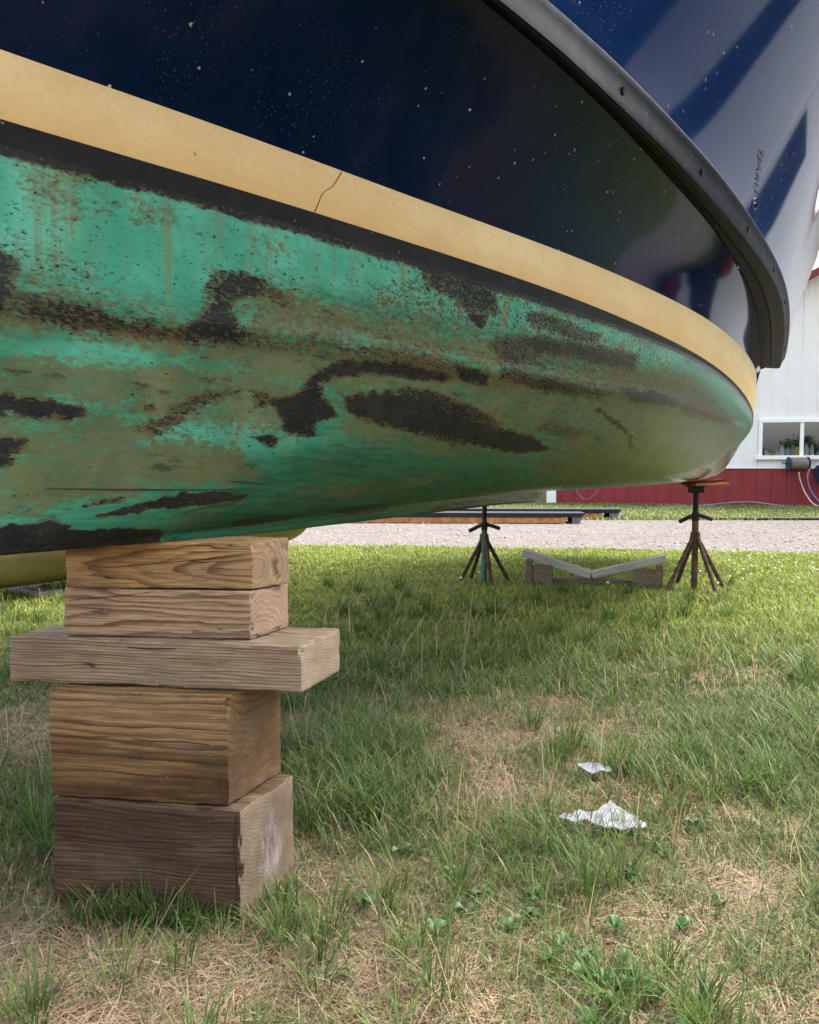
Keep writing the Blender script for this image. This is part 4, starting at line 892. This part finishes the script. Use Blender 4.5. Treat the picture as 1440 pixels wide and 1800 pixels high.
# ------------------------------------------------------------------ grass
def dryness(x, y):
    d = .46*(1-sstep(y, 2.3, 3.6)) + .20*(1-sstep(y, 1.3, 1.8))
    for gx, gy, sx, sy, a in ((.40, 2.95, .55, .36, .55), (.25, 2.35, .36, .26, .32), (-.62, 1.45, .40, .18, .75), (-1.15, 2.9, .50, .38, .8), (1.35, 3.7, .5, .3, .55), (.75, 1.75, .35, .16, .3),
                             (1.35, 2.6, .42, .6, -.75), (.95, 1.55, .16, .25, -.45), (-.12, 2.5, .26, .45, -.85), (-1.05, 2.25, .34, .22, -.8), (.2, 2.05, .2, .12, -.3), (-.55, 1.62, .26, .05, -.5), (.35, 1.5, .14, .10, -.3)):
        d = d + a*np.exp(-(((x-gx)/sx)**2+((y-gy)/sy)**2))
    d = d - .20*sstep(x, .05, .5)*(1-sstep(y, 2.2, 2.8))
    d = d + (.95*(fbm(x, y, .42, 61)-.5)+.75*(fbm(x, y, .13, 67)-.5))*(1-.6*sstep(y, 3.5, 5.5)) + .35*(fbm(x, y, 1.6, 71)-.5)
    return np.clip(d, 0, 1)
FOOT = [np.array([(-.770, 1.725), (-.350, 1.655), (-.266, 1.855), (-.70, 1.93)])]
def in_foot(x, y):
    P_ = FOOT[0]; ins = np.zeros(x.shape, bool)
    for k in range(4):
        ax, ay = P_[k]; bx_, by_ = P_[(k+1) % 4]; ins ^= ((ay > y) != (by_ > y)) & (x < (bx_-ax)*(y-ay)/(by_-ay+1e-12)+ax)
    return ins
def blades(x, y, h, lean, az, w, col, curl=1.0, z0=None, tipcol=1.12):
    n = len(x); t = np.array([0, .4, .75, 1.0]); zz = -.006 if z0 is None else z0
    dx, dy = np.cos(az), np.sin(az); px_, py_ = -dy, dx; V = np.zeros((n, 7, 3)); C = np.ones((n, 7, 4))
    for k, tk_ in enumerate(t):
        off = lean*h*tk_**(1+curl); up = h*tk_*np.sqrt(np.clip(1-(.62*np.minimum(lean, 1.5)*tk_**curl)**2, .05, 1)); ww = w*(1-.25*tk_)*.5
        if k == 1 or k == 2: ww = w*(.55 if k == 1 else .40)
        X = x+dx*off; Y = y+dy*off; Z = zz+up
        if k < 3:
            V[:, 2*k] = np.stack([X-px_*ww, Y-py_*ww, Z], -1); V[:, 2*k+1] = np.stack([X+px_*ww, Y+py_*ww, Z], -1)
        else: V[:, 6] = np.stack([X, Y, Z], -1)
    C[:, :, :3] = col[:, None, :]
    C[:, 4:, :3] *= tipcol
    b = np.arange(n)[:, None]*7
    Q1 = np.concatenate([b+np.array([[0, 1, 3, 2]]), b+np.array([[2, 3, 5, 4]])], 0); T1 = b+np.array([[4, 5, 6]])
    return V.reshape(-1, 3), Q1, T1, C.reshape(-1, 4)
BV, BQ, BT, BC = [], [], [], []; off_ = 0
def put(V, Q, T, C):
    global off_
    BV.append(V); BQ.append(Q+off_); BT.append(T+off_); BC.append(C); off_ += len(V)
GREENS = np.array([(.086, .146, .034), (.118, .182, .046), (.060, .108, .028), (.156, .212, .060), (.104, .142, .062)])
STRAW = np.array([(.50, .37, .23), (.40, .28, .18), (.58, .46, .31), (.28, .17, .115), (.46, .36, .27)])
def scatter(y0, y1, dens, pad=1.0):
    A = 0.0; w0 = .56*y0+pad; w1 = .56*y1+pad; n = int(dens*(w0+w1)*(y1-y0)); y = np.sqrt(RNG.random(n)*(y1*y1-y0*y0)+y0*y0); x = (RNG.random(n)*2-1)*(.56*y+pad); return x, y
def clumpy(x, y): return sstep(fbm(x, y, .16, 81), .36, .62)
for (y0, y1, dg, w, hmul) in ((1.0, 2.0, 22000, .0019, .78), (2.0, 3.2, 17000, .0023, .92), (3.2, 4.8, 11000, .0034, .80), (4.8, 7.0, 8000, .0050, .60), (7.0, 10.6, 5000, .0072, .52)):
    x, y = scatter(y0, y1, dg); d = dryness(x, y)
    keep = (RNG.random(len(x)) < (1.0-.80*d)*(.45+.55*clumpy(x, y))) & ~in_foot(x, y) & (y < road_near(x)+.12*RNG.normal(size=len(x)))
    x, y, d = x[keep], y[keep], d[keep]; n = len(x)
    tall = .5+.9*fbm(x, y, .30, 91)
    h = hmul*(.030+.062*RNG.random(n)**1.5)*(tall)*(1.25-.65*d); near_blk = np.exp(-(((x+.12)/.28)**2+((y-2.4)/.5)**2)); h *= 1+.7*near_blk
    c = GREENS[RNG.integers(0, 5, n)]*(.55+.85*RNG.random((n, 1))); lush_lit = sstep(y, 3.3, 5.6)[:, None]; c = c*(1-lush_lit)+lush_lit*(c*np.array([2.1, 1.72, 1.1]))  # far grass: lusher green, its colour also brightened as if sunlit
    c = c*(.85+.3*fbm(x, y, .8, 93))[:, None]
    yel = (RNG.random(n) < .05+.30*d)[:, None]; c = np.where(yel, STRAW[RNG.integers(0, 5, n)]*.8, c)
    put(*blades(x, y, h, .35+.9*RNG.random(n), RNG.random(n)*6.283, w*(.7+.6*RNG.random(n)), c))
# dead stems and thatch lying down
for (y0, y1, dg, w) in ((1.0, 2.0, 30000, .0014), (2.0, 3.4, 16000, .0018), (3.4, 5.0, 5000, .0028)):
    x, y = scatter(y0, y1, dg); d = dryness(x, y)
    keep = (RNG.random(len(x)) < .18+.82*d) & ~in_foot(x, y); x, y, d = x[keep], y[keep], d[keep]; n = len(x)
    L = .03+.09*RNG.random(n)**1.5; c = STRAW[RNG.integers(0, 5, n)]*(.6+.6*RNG.random((n, 1)))*(.8+.4*fbm(x, y, .25, 95))[:, None]
    flat = RNG.random(n); lean = 2.2+3.0*flat
    V, Q, T, C = blades(x, y, L*.30, lean, RNG.random(n)*6.283, w*(.6+.8*RNG.random(n)), c, .35, -.006+.016*RNG.random(n)*d, 1.0); put(V, Q, T, C)
for (y0, y1, dg, w) in ((1.0, 2.0, 9000, .0013), (2.0, 3.4, 6000, .0017)):
    x, y = scatter(y0, y1, dg); kp = (RNG.random(len(x)) < .25+.75*sstep(fbm(x, y, .2, 97), .42, .62)) & ~in_foot(x, y); x, y = x[kp], y[kp]; n = len(x)
    c = GREENS[RNG.integers(0, 5, n)]*(.55+.8*RNG.random((n, 1)))
    put(*blades(x, y, .015+.05*RNG.random(n)**1.4, .5+1.1*RNG.random(n), RNG.random(n)*6.283, w*(.7+.6*RNG.random(n)), c))
# tufts of tall blades
for k in range(230):
    y = 1.25+5.2*random.random()**1.4; x = (random.random()*2-1)*(.56*y+.3); d = float(dryness(np.array(x), np.array(y)))
    if random.random() < d*.55 or bool(in_foot(np.array([x]), np.array([y]))[0]): continue
    n = random.randint(14, 60); a = RNG.random(n)*6.283; r = .035*np.sqrt(RNG.random(n)); c = GREENS[RNG.integers(0, 3, n)]*(.75+.5*RNG.random((n, 1)))
    put(*blades(x+r*np.cos(a), y+r*np.sin(a), (.07+.10*RNG.random(n))*(1 if y > 1.7 else .75), .25+.9*RNG.random(n), a+.5*RNG.normal(size=n), .0014+.0009*RNG.random(n)+.0005*y, c))
# grass growing against the foot of the stack
for (xa, ya, xb, yb, m) in ((-.72, 1.690, -.40, 1.635, 210), (-.35, 1.655, -.27, 1.84, 70), (-.78, 1.75, -.76, 1.9, 60)):
    t = RNG.random(m); a = RNG.random(m)*6.283; c = GREENS[RNG.integers(0, 3, m)]*(.7+.5*RNG.random((m, 1))); dry_ = (RNG.random(m) < .3)[:, None]; c = np.where(dry_, STRAW[RNG.integers(0, 5, m)]*.8, c)
    put(*blades(xa+(xb-xa)*t+.012*RNG.normal(size=m), ya+(yb-ya)*t-.02*RNG.random(m), .025+.075*RNG.random(m)**2, .2+.8*RNG.random(m), a, .0022+.0012*RNG.random(m), c))
for (cx_, cy_, m, hh) in ((-.60, 1.672, 60, .085), (-.52, 1.655, 70, .11), (-.46, 1.65, 45, .085), (-.66, 1.68, 40, .07), (-.40, 1.64, 30, .06), (-.27, 1.74, 50, .08), (-.86, 1.95, 90, .13), (-.95, 2.05, 90, .14), (-.86, 2.15, 80, .14)):
    a = RNG.random(m)*6.283; rr_ = .05*np.sqrt(RNG.random(m)); c = GREENS[RNG.integers(0, 3, m)]*(.6+.6*RNG.random((m, 1)))
    put(*blades(cx_+rr_*np.cos(a), cy_+.35*rr_*np.sin(a)-.01, hh*(.45+.75*RNG.random(m)), .2+.8*RNG.random(m), a+.6*RNG.normal(size=m), .0020+.0014*RNG.random(m), c))
# dry seed stalks
n = 900; x, y = scatter(1.3, 5.5, 24); n = len(x)
c = STRAW[RNG.integers(0, 3, n)]*(.8+.4*RNG.random((n, 1))); put(*blades(x, y, .10+.14*RNG.random(n), .2+.6*RNG.random(n), RNG.random(n)*6.283, .0011+.0004*y, c))
x, y = scatter(14.0, 22.0, 1400, 2.0); rfv = np.array([road_far(max(-2, min(14, a))) for a in x]); wallv = 21.18-.231*(x-3.58)
k_ = (y > rfv+.1*RNG.normal(size=len(x))) & ((x < 3.4) | (y < wallv-.05)) & (x > -9); x, y = x[k_], y[k_]; n = len(x)
c = GREENS[RNG.integers(0, 5, n)]*np.array([1.35, 1.25, 1.0])*(.7+.6*RNG.random((n, 1))); yel = (RNG.random(n) < .18)[:, None]; c = np.where(yel, STRAW[RNG.integers(0, 5, n)]*.7, c)
put(*blades(x, y, .03+.07*RNG.random(n)**2, .4+.8*RNG.random(n), RNG.random(n)*6.283, .014+.008*RNG.random(n), c))
gr = mk_np('grass', np.concatenate(BV), np.concatenate(BQ), np.concatenate(BT), M['blades'], np.concatenate(BC)); tag(gr, 'green lawn grass with dry straw-coloured patches under and around the boat', 'grass', kind='stuff')
# broad-leaved weeds in the foreground
lv = MB()
def leafy(x, y, r, n):
    for k in range(n):
        a = random.random()*6.283; ln = r*(.6+.5*random.random()); wd = ln*.42; zt = .016+.016*random.random(); c_, s_ = math.cos(a), math.sin(a); V = []
        for t, wv, z in ((0, .08, .005), (.3, .8, zt*.8), (.6, 1.0, zt), (.85, .6, zt*.9), (1.0, .05, zt*.7)):
            for q_ in (-1, 0, 1): V.append((x+c_*ln*t-s_*wd*wv*q_, y+s_*ln*t+c_*wd*wv*q_, z+(.004 if q_ else -.002)))
        lv.add(V, [(i*3+j, i*3+j+1, (i+1)*3+j+1, (i+1)*3+j) for i in range(4) for j in range(2)])
for (px_, py_) in ((.33, 1.47), (.36, 1.44), (.40, 1.50), (.30, 1.56), (.27, 1.52), (.44, 1.40), (.36, 1.37), (.20, 1.62), (.12, 1.68), (.10, 1.85), (.42, 1.62), (-.02, 1.95), (.28, 1.74), (.5, 1.85), (.9, 1.5), (.62, 1.95), (.38, 1.42), (.34, 1.52), (.42, 1.46), (.24, 1.66), (.16, 1.76), (.05, 1.6), (.55, 1.62), (.68, 1.72), (.46, 1.3), (.31, 1.33), (-.1, 1.72), (.75, 2.1)): leafy(px_, py_, .030, random.randint(3, 5))
tag(lv.build('broadleaf_weeds', M['leaf'], None, True), 'low broad-leaved weeds in the dry grass at the front', 'weeds', kind='stuff')
# white clover heads in the far grass
fl = MB()
for k in range(70):
    y = 6.2+3.0*random.random(); x = y*(.30+.28*random.random()) if random.random() < .8 else y*(-.15+.6*random.random())
    if y > road_near(x)-.1: continue
    fl.lathe([(.003, -.009), (.008, -.005), (.010, 0), (.008, .006), (.003, .009)], (x, y, .06+.05*random.random()), 7)
tag(fl.build('clover_flowers', M['flower'], None, True), 'small white clover heads in the bright grass beyond the boat', 'flowers', kind='stuff')
# loose stones on the road
st_ = MB()
for k in range(1500):
    x = -3+10*random.random(); y = road_near(x)+(road_far(max(-2, x))-road_near(x))*random.random(); r = .010+.022*random.random()**3; a = random.random()*3; 
    st_.lathe([(r*.5, -r*.3), (r, 0), (r*.75, r*.5), (r*.2, r*.62)], (x, y, .006), 6, Matrix.Rotation(a, 4, 'Z') @ Matrix.Diagonal((1, .7, 1, 1)))
tag(st_.build('road_stones', m_plain('pale_stones', lin(158, 150, 144), .9, .2, .3, 9.0), None, False), 'loose pale stones on the gravel road', 'gravel', kind='stuff')
